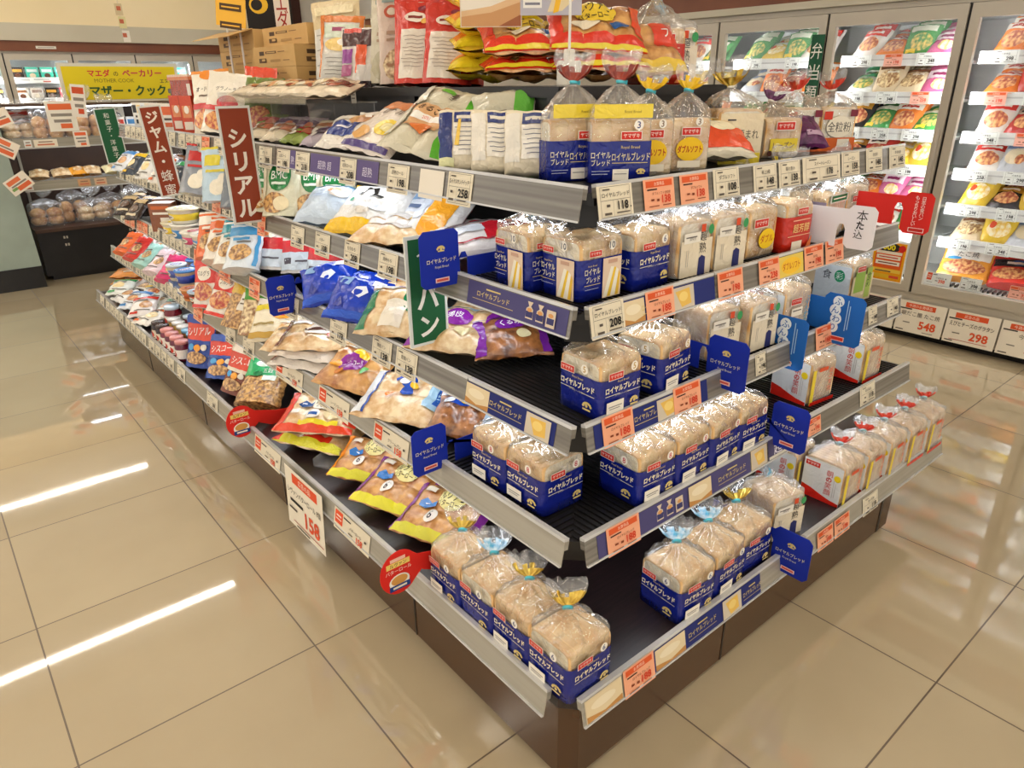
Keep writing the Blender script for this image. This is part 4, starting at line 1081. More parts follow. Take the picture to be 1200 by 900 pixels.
# ---------------------------------------------------------------- long side, bottom deck
Z0, Z1, Z2, Z3, Z4 = SF
def levain(c1, c2, num='6'):
    """butter roll bag: clear over buns with a printed panel, coloured ends"""
    return [('r', -.92, 0, .10, .96, c1), ('r', .93, 0, .08, .96, c1), ('r', 0, -.86, .96, .13, c2), ('e', .08, .42, .34, .40, '#f0e39a'), ('t', 'ルヴァン', .08, .50, .34, '#2b2118m', .6, 8), ('t', 'バターロール', .10, .22, .20, '#4a3a22m', .6, 8),
            ('p', [(-.66, .10), (-.5, .22), (-.36, .12), (-.22, .18), (-.2, .02), (-.4, -.14), (-.6, -.1)], '#2a70b8'), ('r', -.42, .03, .12, .03, '#dfe8ee'), ('e', -.12, -.38, .17, .24, '#f0ebe2'), ('t', num, -.12, -.38, .28, '#2b2633m', .28), ('r', -.55, .55, .14, .10, '#e9ddc8'), ('r', .3, .84, .16, .07, '#d5392c')]
pack('roll_bag', 'purple and yellow butter roll bag next to the navy loaves on the bottom deck', 'bread', .27, .20, .085, 'BUN', levain('#7d2f8a', '#d7d43a'), .170, .690, Z0, -62, 20, 0, lumps=(3, 2), seed=3)
pack('roll_bag', 'purple ended butter roll bag with yellow edge, second from the navy loaves', 'bread', .27, .20, .085, 'BUN', levain('#7d2f8a', '#e3dc2e'), .158, .910, Z0, -66, 20, 3, lumps=(3, 2), seed=4)
pack('roll_bag', 'orange ended butter roll bag with yellow edge on the bottom deck', 'bread', .25, .18, .085, 'BUN', levain('#e88a1e', '#e3dc2e'), .170, 1.115, Z0, -62, 24, -2, lumps=(3, 2), seed=6)
ct = empty('clear_tray', (.17, 1.27, Z0), (0, 0, R(-62))); tag(ct, 'empty clear plastic tray in the gap between red and orange roll bags, bottom deck', 'tray')
mb = MB(); mb.box(-.10, .10, -.075, .075, 0, .003, 'SHEET'); mb.build('floor_sheet', ct)
mb = MB(); mb.box(-.10, .10, .072, .075, .003, .03, 'SHEET'); mb.box(-.10, -.097, -.075, .072, .003, .03, 'SHEET'); mb.box(.097, .10, -.075, .072, .003, .03, 'SHEET'); mb.build('rim', ct)
RED8 = [('r', -.9, 0, .12, .96, '#d8301c'), ('r', .86, .1, .14, .8, '#dd3a22'), ('r', 0, -.88, .96, .11, '#e0421f'), ('r', .1, -.70, .5, .08, '#e6cf2e'), ('e', .12, .2, .42, .34, '#f2ead2'), ('t', 'ルヴァン', .14, .3, .3, '#2b2118m', .62, 6), ('t', 'バターロール', .14, .06, .18, '#4a3a22m', .6, 6), ('p', [(-.64, .12), (-.46, .26), (-.3, .16), (-.2, .2), (-.24, .02), (-.5, -.04)], '#23497f'), ('r', -.42, .12, .1, .025, '#dfe3ea'), ('e', -.1, -.42, .2, .2, '#f0e9dd'), ('r', -.08, -.44, .12, .06, '#2a5ba0'), ('e', .42, -.38, .24, .2, '#efd9a8'), ('r', -.58, -.3, .1, .1, '#eee6da')]
pack('roll_bag', 'red butter roll bag lying underneath another red one on the bottom deck', 'bread', .31, .22, .075, 'BUNW', [('r', 0, -.85, .96, .14, '#dcd636'), ('r', -.9, 0, .12, .95, '#d8301c'), ('r', .2, -.6, .4, .12, '#d8301c')], .165, 1.455, Z0, -62, 4, 0, lumps=(3, 2), seed=8)
pack('roll_bag', 'red butter roll bag lying on top of another red one on the bottom deck', 'bread', .31, .22, .08, 'BUNW', RED8, .172, 1.455, Z0 + .055, -60, 16, 2, lumps=(3, 2), seed=9)
def cereal_art(c1, c2, word, tc='#f5ece0m'):
    return [('r', 0, .35, .98, .34, c1), ('t', word, 0, .38, .30, tc, 1.6, 6), ('r', 0, -.02, .98, .07, c2), ('e', -.42, -.22, .22, .13, '#4aa2dc'), ('e', .05, -.25, .24, .14, '#f0a02a'), ('e', .5, -.2, .2, .12, '#e9e2d2'), ('r', 0, .82, .98, .14, c2), ('e', 0, -.62, .7, .24, 'GRAN')]
pack('cereal_bag', 'green bag of mixed grains lying on the bottom deck', 'cereal', .20, .25, .09, 'GRAN', [('r', 0, .5, .98, .46, '#2fa662'), ('e', -.25, .55, .34, .14, '#dff0dc'), ('t', '五穀', .1, .25, .18, '#eef6eam', .9), ('e', .4, .75, .28, .12, '#57c486'), ('e', -.3, .12, .22, .1, '#1f7a46'), ('r', .3, -.05, .3, .1, '#e8efe4')], .150, 1.930, Z0, -58, 34, 6, kind='pouch', seal='#2fa662')
pack('cereal_bag', 'brown striped cereal bag leaning beside the green grain bag', 'cereal', .155, .21, .075, '#7a3a22', cereal_art('#d8452a', '#e8d8c0', 'シスコ'), .110, 2.100, Z0, -66, 68, 0, kind='pouch', seal='#d8452a')
pack('cereal_bag', 'red and blue cereal bag with white lettering on the bottom deck', 'cereal', .19, .20, .08, '#2a4fa0', cereal_art('#d9402c', '#2a4fa0', 'シスコーン'), .120, 2.310, Z0, -60, 66, 0, kind='pouch', seal='#2a4fa0')
pack('cereal_bag', 'tall dark blue cereal bag with red band at the gap on the bottom deck', 'cereal', .17, .24, .085, '#24449a', cereal_art('#d9482c', '#24449a', 'シリアル'), .095, 2.540, Z0, -64, 76, 0, kind='pouch', seal='#24449a')
pack('cereal_bag', 'dark blue cereal bag behind the tall one on the bottom deck', 'cereal', .17, .22, .08, '#1f3a86', cereal_art('#8a2a4a', '#1f3a86', 'チョコ'), .240, 2.420, Z0, -64, 74, 0, kind='pouch', seal='#1f3a86')

def jar(body, lid, label_k, r=.036, h=.10):
    e = empty('jam_jar')
    mb = MB(); mb.lathe([(r * .8, 0), (r, .006), (r, h * .72), (r * .82, h * .84), (r * .8, h * .86)], body, 18); mb.build('glass_body', e, smooth=True)
    mb = MB(); mb.lathe([(r * .86, h * .85), (r * .9, h * .86), (r * .9, h * .98), (r * .82, h)], lid, 18); mb.build('lid', e, smooth=True)
    mb = MB(); mb.lathe([(r * 1.012, h * .16), (r * 1.014, h * .165), (r * 1.014, h * .6), (r * 1.012, h * .605)], label_k, 18)
    mb.art(lambda a, b, o: ((r * 1.014 + o) * math.cos(math.pi + a / r), (r * 1.014 + o) * math.sin(math.pi + a / r), b), [('e', 0, h * .38, r * .5, h * .14, '#c0392bm'), ('r', 0, h * .22, r * .6, h * .02, '#5a4a3am')], .0004, .0003)
    mb.build('paper_label', e); return e
JC = {'red jam': jar('#7a1420', '#c8d4dc', '#f2ece2m'), 'blue lidded': jar('#8a5a2a', '#7fb4d6', '#eef0f0m'), 'white lidded': jar('#c8a050', '#e6e2da', '#f4efe6m'), 'pink lidded': jar('#6a1830', '#d88a86', '#f0e6dcm'), 'dark': jar('#2a1614', '#3a2622', '#e6d8c4m')}
jl = ['pink lidded', 'red jam', 'blue lidded', 'white lidded', 'dark']
q = 0
ROWN = ['front', 'second', 'third', 'fourth']
for row in range(4):
    for i in range(6):
        k = jl[(row * 2 + (i // 2)) % 5] if row else ('pink lidded' if i < 4 else 'dark')
        if row == 1: k = 'blue lidded' if i < 3 else 'white lidded'
        place(JC[k], (.045 + row * .078, 2.70 + i * .079, Z0), (0, 0, R(rnd.uniform(-20, 20))), '%s jam jar, %s in the %s row of jars on the bottom deck' % (k, ORD[i], ROWN[row]), 'jar', 'jam jars on the bottom deck')
place(JC['red jam'], (.16, 3.24, Z0), (0, 0, 0), 'red jam jar with white label at the far end of the jars', 'jar', 'jam jars on the bottom deck', (1.25, 1.25, 1.3))
pj = [('white and orange', '#ece6da', '#d8642a'), ('white and green', '#e9ebe2', '#3f9a5a'), ('white and red', '#eee6e0', '#c43a2c'), ('pale and brown', '#e6dccb', '#6a4226'), ('white and blue', '#e6eaee', '#4a86c0'), ('white and yellow', '#efeadb', '#e3b62c'), ('white and black', '#e9e7e2', '#2c2a2a')]
def sachet_art(c, seed=0):
    r_ = random.Random(seed)
    return [('r', 0, .72, .95, .18, c), ('e', r_.uniform(-.3, .3), -.1, .5, .34, r_.choice(['BUN', 'GRAN', 'FRUIT', '#f0d8a0'])), ('r', -.2, .32, .55, .05, '#4a423am'), ('r', .1, -.62, .6, .04, '#6a625am'), ('r', -.5, -.8, .3, .08, c)]
for i in range(10):
    nm, b_, c_ = pj[i % 7]
    pack('sugar_pouch', '%s sachet, %s of those lying past the jars on the bottom deck' % (nm, ORD[i]), 'packet', .15, .18, .05, b_, sachet_art(c_, i), .09 + .12 * (i % 2), 3.40 + .080 * i, Z0 + .004 * i, -75 + 20 * (i % 3), 9 + 4 * (i % 3), 0, group='sachets at the far end of the bottom deck')
for i in range(3):
    pack('snack_bag', 'orange bag of rusks, %s of the stack at the far end of the bottom deck' % ('lowest', 'middle', 'topmost')[i], 'packet', .24, .17, .06, '#d98a3c', [('e', 0, 0, .6, .5, 'BUN'), ('r', 0, .7, .9, .14, '#e9c48a'), ('r', .2, -.6, .5, .06, '#f2e6cc')], .20, 4.22, Z0 + .042 * i, -50 + 8 * i, 3, 0, group='orange bags stacked at the far end')
# ---------------------------------------------------------------- long side, lowest shelf
pack('bread_bag', 'brown bread bag with blue and yellow print behind the blue divider on the lowest shelf', 'bread', .20, .14, .07, 'CHOCO', [('e', -.2, .5, .6, .22, '#2348a8'), ('e', .1, .56, .4, .14, '#f0c83a'), ('r', 0, .85, .95, .1, '#dfe6ee'), ('e', -.55, .45, .2, .16, '#e9eef4'), ('r', .86, 0, .12, .9, '#b9d4ea')], .245, .680, Z1, -60, 26, 0, lumps=(2, 1))
pack('bread_bag', 'white and blue bread bag with big blue brush print on the lowest shelf', 'bread', .27, .21, .075, 'BUNW', [('r', -.86, 0, .12, .9, '#dfe6ee'), ('r', -.7, 0, .03, .9, '#2f52a8'), ('e', .05, .35, .2, .22, '#2450b4'), ('e', -.2, .52, .16, .14, '#2450b4'), ('e', .1, -.02, .16, .18, '#2450b4'), ('e', -.04, .3, .14, .1, '#eef2f6'), ('e', .22, .22, .1, .1, '#f0c030'), ('r', .8, .2, .16, .7, '#a9cfe6'), ('r', .9, .3, .06, .6, '#2f62b8'), ('e', -.25, -.2, .14, .1, '#e2853a')], .190, .900, Z1, -62, 20, 0, lumps=(3, 2))
pack('bread_bag', 'raisin roll bag with purple oval and yellow flowers on the lowest shelf', 'bread', .25, .18, .085, 'BUN', [('e', -.05, .1, .42, .56, '#86288a'), ('t', 'レーズンロール', -.05, .0, .26, '#f0e2eem', .74, 12), ('e', -.02, .55, .2, .18, '#f2c52c'), ('e', .22, .38, .14, .14, '#f2c52c'), ('e', -.52, -.15, .18, .2, '#e8a02c'), ('e', -.2, -.5, .16, .14, '#d8843a'), ('e', .5, -.2, .12, .2, '#5ab45a'), ('r', 0, .88, .95, .1, '#e6dccb')], .180, 1.175, Z1, -62, 24, 0, lumps=(3, 2))
for i in range(3):
    pack('bread_bag', 'white and brown striped roll bag, %s of a leaning stack on the lowest shelf' % ('lowest', 'middle', 'topmost')[i], 'bread', .29, .20, .06, '#e6ddd2' if i < 2 else 'BUNW', [('r', 0, .88, .96, .1, '#e9e0d6'), ('r', 0, .7, .96, .03, '#6a3324'), ('r', 0, .5, .9, .12, '#dcd3ca'), ('e', .0, .0, .4, .34, '#e3dacf'), ('e', .35, .3, .2, .14, '#e9b53a'), ('r', -.1, .05, .3, .05, '#5a3a30m'), ('e', .5, -.3, .26, .24, '#a8452c'), ('r', -.88, 0, .05, .9, '#6a3324')], .175 + .008 * i, 1.455 - .01 * i, Z1 + .036 * i, -62 + 4 * i, 12, 0, lumps=(3, 2), group='striped roll bags on the lowest shelf')
pack('bread_bag', 'white bread bag with brown and pink print beside the yellow bag on the lowest shelf', 'bread', .22, .17, .07, 'BUNW', [('r', 0, .8, .95, .16, '#efe6da'), ('e', .3, .35, .36, .3, '#5a2c30'), ('e', .45, .5, .2, .16, '#f0c23a'), ('e', .4, -.1, .3, .16, '#e0727a'), ('r', -.4, .2, .3, .05, '#8a7a6am')], .180, 1.640, Z1, -58, 24, 0, lumps=(2, 2))
pack('bread_bag', 'yellow and white bread bag leaning on the nut pouches on the lowest shelf', 'bread', .24, .17, .075, '#efe4c8', [('r', 0, .72, .95, .24, '#ecd53a'), ('e', .2, .2, .4, .24, '#f0a83a'), ('e', .25, .22, .2, .12, '#d9482c'), ('r', -.4, -.3, .4, .06, '#a8925am'), ('r', 0, -.8, .9, .12, '#c9a03c')], .185, 1.780, Z1, -58, 36, 0)
for i, (x, y, nm, c1, b_) in enumerate(((.150, 1.905, 'green topped pouch of mixed nuts', '#4f9a3a', 'NUT'), (.235, 1.990, 'white pouch of mixed nuts behind the green topped one', '#e8e0d0', 'NUT'), (.135, 2.040, 'brown pouch of nuts with yellow edge', '#d8b03a', 'GRAN'))):
    pack('nut_pouch', nm + ' on the lowest shelf', 'packet', .14, .19, .07, b_, [('r', 0, .7, .95, .2, c1), ('r', .5, .2, .4, .4, '#efe9dc'), ('r', .5, .3, .3, .04, '#6a5a44m'), ('r', .5, .1, .3, .03, '#6a5a44m')], x, y, Z1, -58, 62, 0, kind='pouch', seal=c1)
for i, (x, y, w_, ang) in enumerate(((.150, 2.210, 'nearest', 64), (.185, 2.315, 'middle', 72), (.140, 2.430, 'farthest', 74))):
    pack('granola_bag', 'red granola bag with white oval, %s of three on the lowest shelf' % w_, 'cereal', .165, .24, .085, '#efe8dc', [('r', 0, .45, .98, .52, '#d8352a'), ('e', -.05, .26, .56, .26, '#f4ecdc'), ('t', 'フルグラ', -.05, .26, .2, '#3a2a22m', .9), ('e', .5, .62, .22, .14, '#f0b03a'), ('e', .0, -.4, .7, .34, 'FRUIT'), ('r', 0, -.92, .96, .06, '#d8352a'), ('r', .88, 0, .08, .9, '#d8352a')], x, y, Z1, -60, ang, 0, kind='pouch', seal='#d8352a', group='red granola bags on the lowest shelf')
def cup(body, lid, band, r=.045, h=.075, squash=1.0):
    e = empty('spread_cup')
    mb = MB(); mb.lathe([(r * .74, 0), (r * .8, .004), (r * .96, h * .86), (r * .98, h * .88)], body, 22); mb.build('cup_body', e, smooth=True)
    mb = MB(); mb.lathe([(r * 1.0, h * .87), (r * 1.05, h * .88), (r * 1.05, h * .97), (r * .96, h), (r * .9, h * .985)], lid, 22)
    mb.art(lambda a, b, o: (a, b, h * .986 + o), [('e', 0, 0, r * .6, r * .45, band), ('r', 0, 0, r * .4, r * .06, '#f2efe8m')], .0008, .0004, curved=False); mb.build('lid', e, smooth=True)
    mb = MB(); rr = lambda z: r * (.8 + .16 * z / (h * .86)) * 1.012
    mb.lathe([(rr(h * .22), h * .22), (rr(h * .68), h * .68)], band, 22)
    mb.art(lambda a, b, o: ((rr(b) + o) * math.cos(math.pi + a / r), (rr(b) + o) * math.sin(math.pi + a / r), b), [('e', 0, h * .45, r * .5, h * .15, '#efe6d6'), ('r', 0, h * .46, r * .34, h * .03, '#4a3a3am')], .0005, .0003)
    mb.build('printed_wrap', e, smooth=True); return e
cb = cup('#c9b49a', '#3f7ec6', '#2a3f9a'); cw = cup('#d8cbb4', '#cfd8e0', '#4a5aa8'); co = cup('#d8883c', '#e2a06a', '#b8501e', .048, .055); cd = cup('#4a1e14', '#b4c6d4', '#b8401e', .048, .06)
for nm, pr, x, y, dz in (('blue lidded spread cup, front one of the blue cups', cb, .135, 2.760, .04), ('blue lidded spread cup behind the front blue cup', cb, .235, 2.830, .04), ('white lidded spread cup with blue wrap', cw, .140, 2.905, .04), ('blue lidded spread cup farthest back of the cups', cb, .250, 2.960, .04), ('orange spread cup beside the red granola bags', co, .120, 2.640, 0), ('dark spread cup with pale lid beside the red granola bags', cd, .125, 2.545, 0)):
    place(pr, (x, y, Z1 + dz), (0, 0, R(rnd.uniform(-15, 15))), nm + ' on the lowest shelf', 'cup', 'spread cups on the lowest shelf', (1.05, 1.05, 1.05))
    if dz:
        m3 = MB(); m3.box(-.04, .04, -.04, .04, 0, .0395, '#6b7fae'); m3.box(-.041, -.04, -.03, .03, .01, .03, '#efe9dcm')
        tag(m3.build('stacking_tray', loc=(x, y, Z1), bevel=.003), 'small blue tray under the spread cups, %s' % ('frontmost' if y < 2.8 else 'second from the front' if y < 2.87 else 'under the white lidded cup' if y < 2.93 else 'farthest back'), 'tray', 'blue trays under the spread cups')
for i in range(10):
    nm, c_ = (('pink', '#d83a72'), ('red', '#c8342c'), ('white and pink', '#e9d3da'), ('orange', '#e0662e'), ('pale green', '#9fcfc4'))[i % 5]
    pack('topping_pouch', '%s topped pouch, %s along the far part of the lowest shelf' % (nm, ORD[i]), 'packet', .12, .17, .05, '#ece5de' if i % 2 else c_, sachet_art(c_, 20 + i), .15 + .1 * (i % 2), 3.04 + .105 * i, Z1, -66, 38 + 10 * (i % 2), 0, kind='pouch', group='pouches at the far end of the lowest shelf')

# ---------------------------------------------------------------- long side, second shelf
def mini_art(c1, word, c2='#f2ead8'):
    return [('r', -.84, 0, .14, .92, c1), ('r', .86, 0, .12, .92, c1), ('e', .0, .3, .42, .34, c1), ('t', word, 0, .3, .26, '#f2ecf2m', .7, 5), ('e', .3, -.3, .2, .18, '#f0e2b0'), ('r', 0, .86, .95, .1, c2)]
pack('bread_bag', 'bread bag with glossy brown bun and purple ends nearest the corner on the second shelf', 'bread', .21, .15, .07, 'CHOCO', mini_art('#7a2a9a', 'くるみ', '#cfc3da'), .350, .600, Z2, -40, 22, 0, lumps=(1, 1))
pack('bread_bag', 'bread bag with purple ends and pale blue edge on the empty second shelf tray', 'bread', .25, .18, .075, 'BUNW', mini_art('#8a2aa0', '薄皮', '#b8d8e8'), .265, .735, Z2, -52, 22, 0, lumps=(3, 2))
pack('bread_bag', 'white topped pale bread bag lying far back on the second shelf', 'bread', .22, .16, .08, 'BUNW', [('r', 0, .8, .95, .18, '#1f5a4a'), ('e', .3, .1, .4, .3, '#e8dfc8')], .450, .840, Z2, -55, 20)
pack('bread_bag', 'bread bag with dark green ends and white writing by the green sign, second shelf', 'bread', .24, .18, .08, 'BUNW', [('r', -.82, -.1, .16, .8, '#1d7a4c'), ('e', .5, .3, .36, .5, '#1d7a4c'), ('t', '薄皮\nつぶ', .5, .3, .5, '#e9f2eam', .5), ('r', 0, .86, .95, .1, '#e9e6dc'), ('r', .0, -.3, .3, .5, '#eee6d6')], .215, .935, Z2, -58, 30, 0, lumps=(3, 2))
pack('bread_bag', 'bread bag with green lower edge, second from the green sign on the second shelf', 'bread', .22, .16, .07, 'BUNW', [('r', 0, -.8, .95, .16, '#1f8a52'), ('e', .2, .5, .3, .2, '#d0a03a'), ('e', -.4, .3, .2, .2, '#8a4a8a'), ('r', .3, .86, .6, .1, '#dfe2b8')], .315, 1.010, Z2, -58, 34, 0, lumps=(3, 2))
for i, (x, y, yw, tl_) in enumerate(((.190, 1.120, -50, 40), (.270, 1.240, -70, 30), (.215, 1.370, -52, 36))):
    pack('bread_bag', 'shiny blue crumpled bread bag, %s from the green ended bags on the second shelf' % ORD[i], 'bread', .20, .16, .08, '#1a3fb8', [('p', [(-.2, .0), (.1, -.2), (.35, .1), (.2, .35), (-.1, .3)], '#e9eef6'), ('p', [(-.8, .5), (-.4, .3), (-.3, .7), (-.7, .8)], '#8fb8e8'), ('r', .55, .62, .2, .14, '#eef2f6'), ('r', 0, -.86, .95, .1, '#2a5ad0'), ('p', [(.4, -.5), (.8, -.6), (.75, -.2), (.5, -.1)], '#3f76e8'), ('p', [(-.7, -.6), (-.3, -.7), (-.5, -.2)], '#0f2c94')], x, y, Z2, yw, tl_, 12 * i - 10, group='blue crumpled bread bags on the second shelf')
pack('bread_bag', 'bread bag with orange fruit print behind the blue bags on the second shelf', 'bread', .20, .15, .07, 'BUN', [('e', 0, .3, .4, .3, '#e2853a'), ('e', .4, .1, .2, .2, '#8ab04a'), ('r', 0, .85, .95, .1, '#e9dfe6')], .365, 1.150, Z2, -55, 30)
for i, (x, y, nm) in enumerate(((.345, 1.640, 'nearest'), (.335, 1.830, 'middle'), (.270, 1.960, 'farthest'))):
    pack('cereal_bag', 'red and white fruit cereal pouch, %s of three behind the blue divider' % nm, 'cereal', .175, .23, .08, '#d8d3ce', [('r', 0, -.1, .98, .2, '#c92a30'), ('e', -.2, .45, .5, .3, 'FRUIT'), ('e', .35, .5, .3, .22, 'VEG'), ('r', 0, -.6, .9, .3, '#c8d4de'), ('r', -.5, -.6, .18, .1, '#5a5660m'), ('r', .3, -.6, .4, .03, '#5a5660m'), ('e', .2, .2, .2, .12, '#f2ead8')], x, y, Z2, -58, 70, 0, kind='pouch', seal='#c92a30', group='red fruit cereal pouches on the second shelf')
for i, (nm, b_, c_, x, y, tl_) in enumerate((('white and pale blue muesli pouch', '#d9e2ea', '#4a9ad0', .175, 2.000, 54), ('white nut cereal pouch with teal text', '#e8e6de', '#2a8a9a', .165, 2.085, 52), ('blue grey cereal pouch', '#8fb4cc', '#3a6a9a', .285, 2.130, 66), ('white granola pouch with orange bowl', '#ece4d8', '#d8642c', .165, 2.205, 55), ('orange and white granola pouch', '#e0682e', '#f0e6d8', .160, 2.310, 60), ('white and red granola pouch', '#eee6de', '#c83a2e', .285, 2.270, 68))):
    pack('cereal_bag', nm + ' on the second shelf past the blue divider', 'cereal', .155, .205, .085, b_, [('r', 0, .6, .96, .2, c_), ('e', 0, -.35, .66, .36, 'GRAN'), ('r', -.1, .25, .5, .06, c_), ('r', .1, .1, .4, .03, '#5a544cm'), ('r', .88, 0, .08, .9, c_)], x, y, Z2, -60, tl_, 0, kind='pouch', seal=c_)
tub1 = cup('#e9e4d6', '#e6ddb8', '#f0d23a', .074, .070); tub2 = cup('#e6e1d4', '#eae6da', '#3f86c4', .074, .085); tub3 = cup('#efeadd', '#e9e4d6', '#d84a78', .072, .072)
for nm, pr, x, y, dz in (('white margarine tub with blue band at the front', tub2, .200, 2.520, 0), ('white margarine tub with pink label', tub3, .200, 2.680, 0), ('white margarine tub with pale lid next to the pink one', tub2, .205, 2.845, 0), ('white margarine tub with yellow band stacked on top', tub1, .205, 2.845, .086), ('white margarine tub with yellow band behind', tub1, .210, 3.010, 0)):
    place(pr, (x, y, Z2 + dz), (0, 0, 0), nm + ' on the second shelf', 'tub', 'margarine tubs on the second shelf')
def carton(name, label, cat, w_, d_, h_, base, art, loc, rz=0, group=None, top=None):
    mb = MB(); mb.box(-w_ / 2, w_ / 2, -d_ / 2, d_ / 2, 0, h_, base)
    mb.art(lambda a, b, o: (a, -d_ / 2 - o, b), [scale_box(i, w_, h_) for i in art], .0006, .0003, curved=False)
    mb.art(lambda a, b, o: (-w_ / 2 - o, -a, b), [scale_box(i, d_, h_) for i in art], .0006, .0003, curved=False)
    o = mb.build(name, loc=loc, rot=(0, 0, R(rz)))
    if top:
        m2 = MB(); m2.box(-w_ / 2 + .002, w_ / 2 - .002, -d_ / 2 + .002, d_ / 2 - .002, h_ - .0002, h_ + .0012, top); m2.build('lid', o)
    return tag(o, label, cat, group)
def scale_box(it, w_, h_):
    if it[0] in ('r', 'e'): return (it[0], it[1] * w_ / 2, (it[2] + 1) * h_ / 2, it[3] * w_ / 2, it[4] * h_ / 2, it[5])
    return ('t', it[1], it[2] * w_ / 2, (it[3] + 1) * h_ / 2, it[4] * h_ / 2, it[5], (it[6] if len(it) > 6 else 1.6) * w_ / 2)
carton('spread_box', 'brown carton with white top and pale front at the far part of the second shelf', 'box', .11, .09, .14, '#8a5236', [('r', 0, .7, .8, .12, '#c8642c'), ('r', .3, -.3, .4, .3, '#e6dccb'), ('r', 0, .3, .7, .08, '#efe6d8')], (.205, 3.200, Z2), -35, top='#e9e6dc')
carton('spread_box', 'second brown carton behind the first on the second shelf', 'box', .11, .09, .14, '#744028', [('r', 0, .6, .8, .12, '#d0703a'), ('r', .3, -.3, .4, .3, '#d6ccbb')], (.265, 3.350, Z2), -35, top='#dfdcd2')
for i in range(4):
    pack('cocoa_pouch', 'dark brown pouch, %s at the far end of the second shelf' % ORD[i], 'packet', .13, .16, .05, '#33241c', [('r', 0, .5, .8, .2, '#c2a676'), ('e', 0, -.2, .5, .3, '#5a4030'), ('r', 0, -.7, .6, .08, '#d8c8a8')], .170 + .07 * (i % 2), 3.56 + .11 * i, Z2, -62, 36, 0, group='dark pouches on the second shelf')

# ---------------------------------------------------------------- long side, third shelf
pack('bread_bag', 'long red and white bread bag lying on the third shelf beside the sandwich loaves', 'bread', .34, .15, .075, '#e3dcd8', [('r', .35, -.1, .62, .5, '#c4202c'), ('e', .62, .35, .2, .2, '#d8c8a0'), ('r', -.35, .5, .5, .06, '#5a4a4am'), ('r', -.3, -.6, .6, .04, '#a8323a'), ('r', -.55, .1, .3, .2, '#c9ccd2')], .420, .740, Z3, -24, 20, 6)
pack('bread_bag', 'red bread bag lying under the long red and white one on the third shelf', 'bread', .30, .14, .07, '#b81e2a', [('r', 0, .3, .9, .14, '#e6dcd8'), ('r', -.3, -.3, .4, .06, '#e9d8d0m')], .470, .880, Z3, -28, 10)
pack('bread_bag', 'orange yellow bread bag leaning on the third shelf', 'bread', .17, .26, .07, '#e9e6e2', [('r', .2, 0, .5, .98, '#eda22a'), ('r', -.6, .2, .2, .7, '#cfd6e0'), ('r', .2, .3, .3, .1, '#f4d27a'), ('r', -.6, .5, .16, .05, '#6a6a7am')], .400, .960, Z3, -62, 34, -14)
pack('bread_bag', 'white and pale blue bread bag leaning next to the orange one on the third shelf', 'bread', .15, .25, .06, '#dfe4ec', [('r', 0, .3, .7, .16, '#8faed0'), ('e', 0, .62, .4, .16, '#e8a46a'), ('r', 0, -.1, .6, .06, '#5a6a8am'), ('r', 0, -.5, .6, .2, '#eee8e0')], .410, 1.070, Z3, -62, 34, -10)
pack('bread_bag', 'clear roll bag with white print at the rail of the third shelf', 'bread', .24, .17, .07, 'BUNW', [('r', 0, .6, .9, .3, '#ebe6e0'), ('e', .3, -.1, .4, .3, '#efe9e4'), ('r', -.3, .1, .4, .12, '#ece8e4'), ('r', .6, .3, .2, .1, '#d8b24a')], .285, 1.050, Z3, -60, 20, lumps=(3, 2))
pack('bread_bag', 'white bread bag with big black brush strokes and yellow edge on the third shelf', 'bread', .25, .22, .08, '#eceae4', [('p', [(-.5, .3), (-.3, .62), (.02, .6), (.1, .3), (-.12, .12), (-.02, .34), (-.1, .5), (-.26, .5), (-.4, .26)], '#2c2824'), ('e', .4, .62, .2, .06, '#2c2824'), ('e', .2, .2, .16, .05, '#2c2824'), ('e', -.62, .1, .08, .08, '#2aa07a'), ('r', 0, -.82, .95, .16, '#eec01e'), ('r', .1, -.2, .5, .1, '#dfe4ea'), ('e', .0, -.4, .2, .14, '#d8cfc0')], .305, 1.200, Z3, -60, 34, 0, seal='#eec01e')
pack('bread_bag', 'small yellow and white bag behind the brush stroke bag on the third shelf', 'bread', .18, .14, .06, '#e6dfae', [('r', 0, .5, .9, .3, '#e3c93a'), ('r', 0, -.2, .6, .06, '#6a5a2am')], .430, 1.220, Z3, -60, 30)
pack('bread_bag', 'plump pale blue bag with bread picture on the third shelf', 'bread', .22, .17, .10, '#c8d8ea', [('r', 0, .82, .95, .16, '#3fa2d8'), ('r', .9, 0, .08, .9, '#4aa8da'), ('e', .1, .3, .24, .18, '#d88a4a'), ('e', .3, .1, .3, .2, '#eadfd4'), ('r', -.5, .0, .3, .04, '#8a9ab4m')], .270, 1.400, Z3, -56, 30, -6)
pack('snack_bag', 'small yellow leopard patterned packet behind the pale blue bag', 'packet', .15, .12, .05, '#d8c24a', [('e', -.4, .3, .2, .14, '#3a3420m'), ('e', .1, .1, .22, .14, '#3a3420m'), ('e', .5, .4, .16, .14, '#3a3420m'), ('e', 0, -.5, .2, .14, '#3a3420m')], .400, 1.480, Z3, -60, 34)
GREENC = [('e', .05, .22, .62, .46, '#1d7a3c'), ('t', 'BMC', .05, .26, .26, '#f0f2e8m', .9), ('r', .05, .0, .4, .04, '#dfeadcm'), ('e', -.1, -.6, .72, .32, 'GRAN'), ('e', .3, -.62, .4, .22, '#ecdcb4'), ('r', -.8, .2, .12, .6, '#e3ddc4')]
for i, (x, y, nm) in enumerate(((.250, 1.880, 'first, beside the brown sign'), (.260, 1.765, 'second, with its top folded over'), (.335, 1.660, 'third, leaning back'), (.365, 1.555, 'fourth, at the back'))):
    pack('granola_bag', 'cream and green granola bag, third shelf, %s' % nm, 'cereal', .165, .23, .08, '#dcd8bc', GREENC, x, y, Z3, -60, 74, 0, kind='pouch', group='cream and green granola bags on the third shelf')
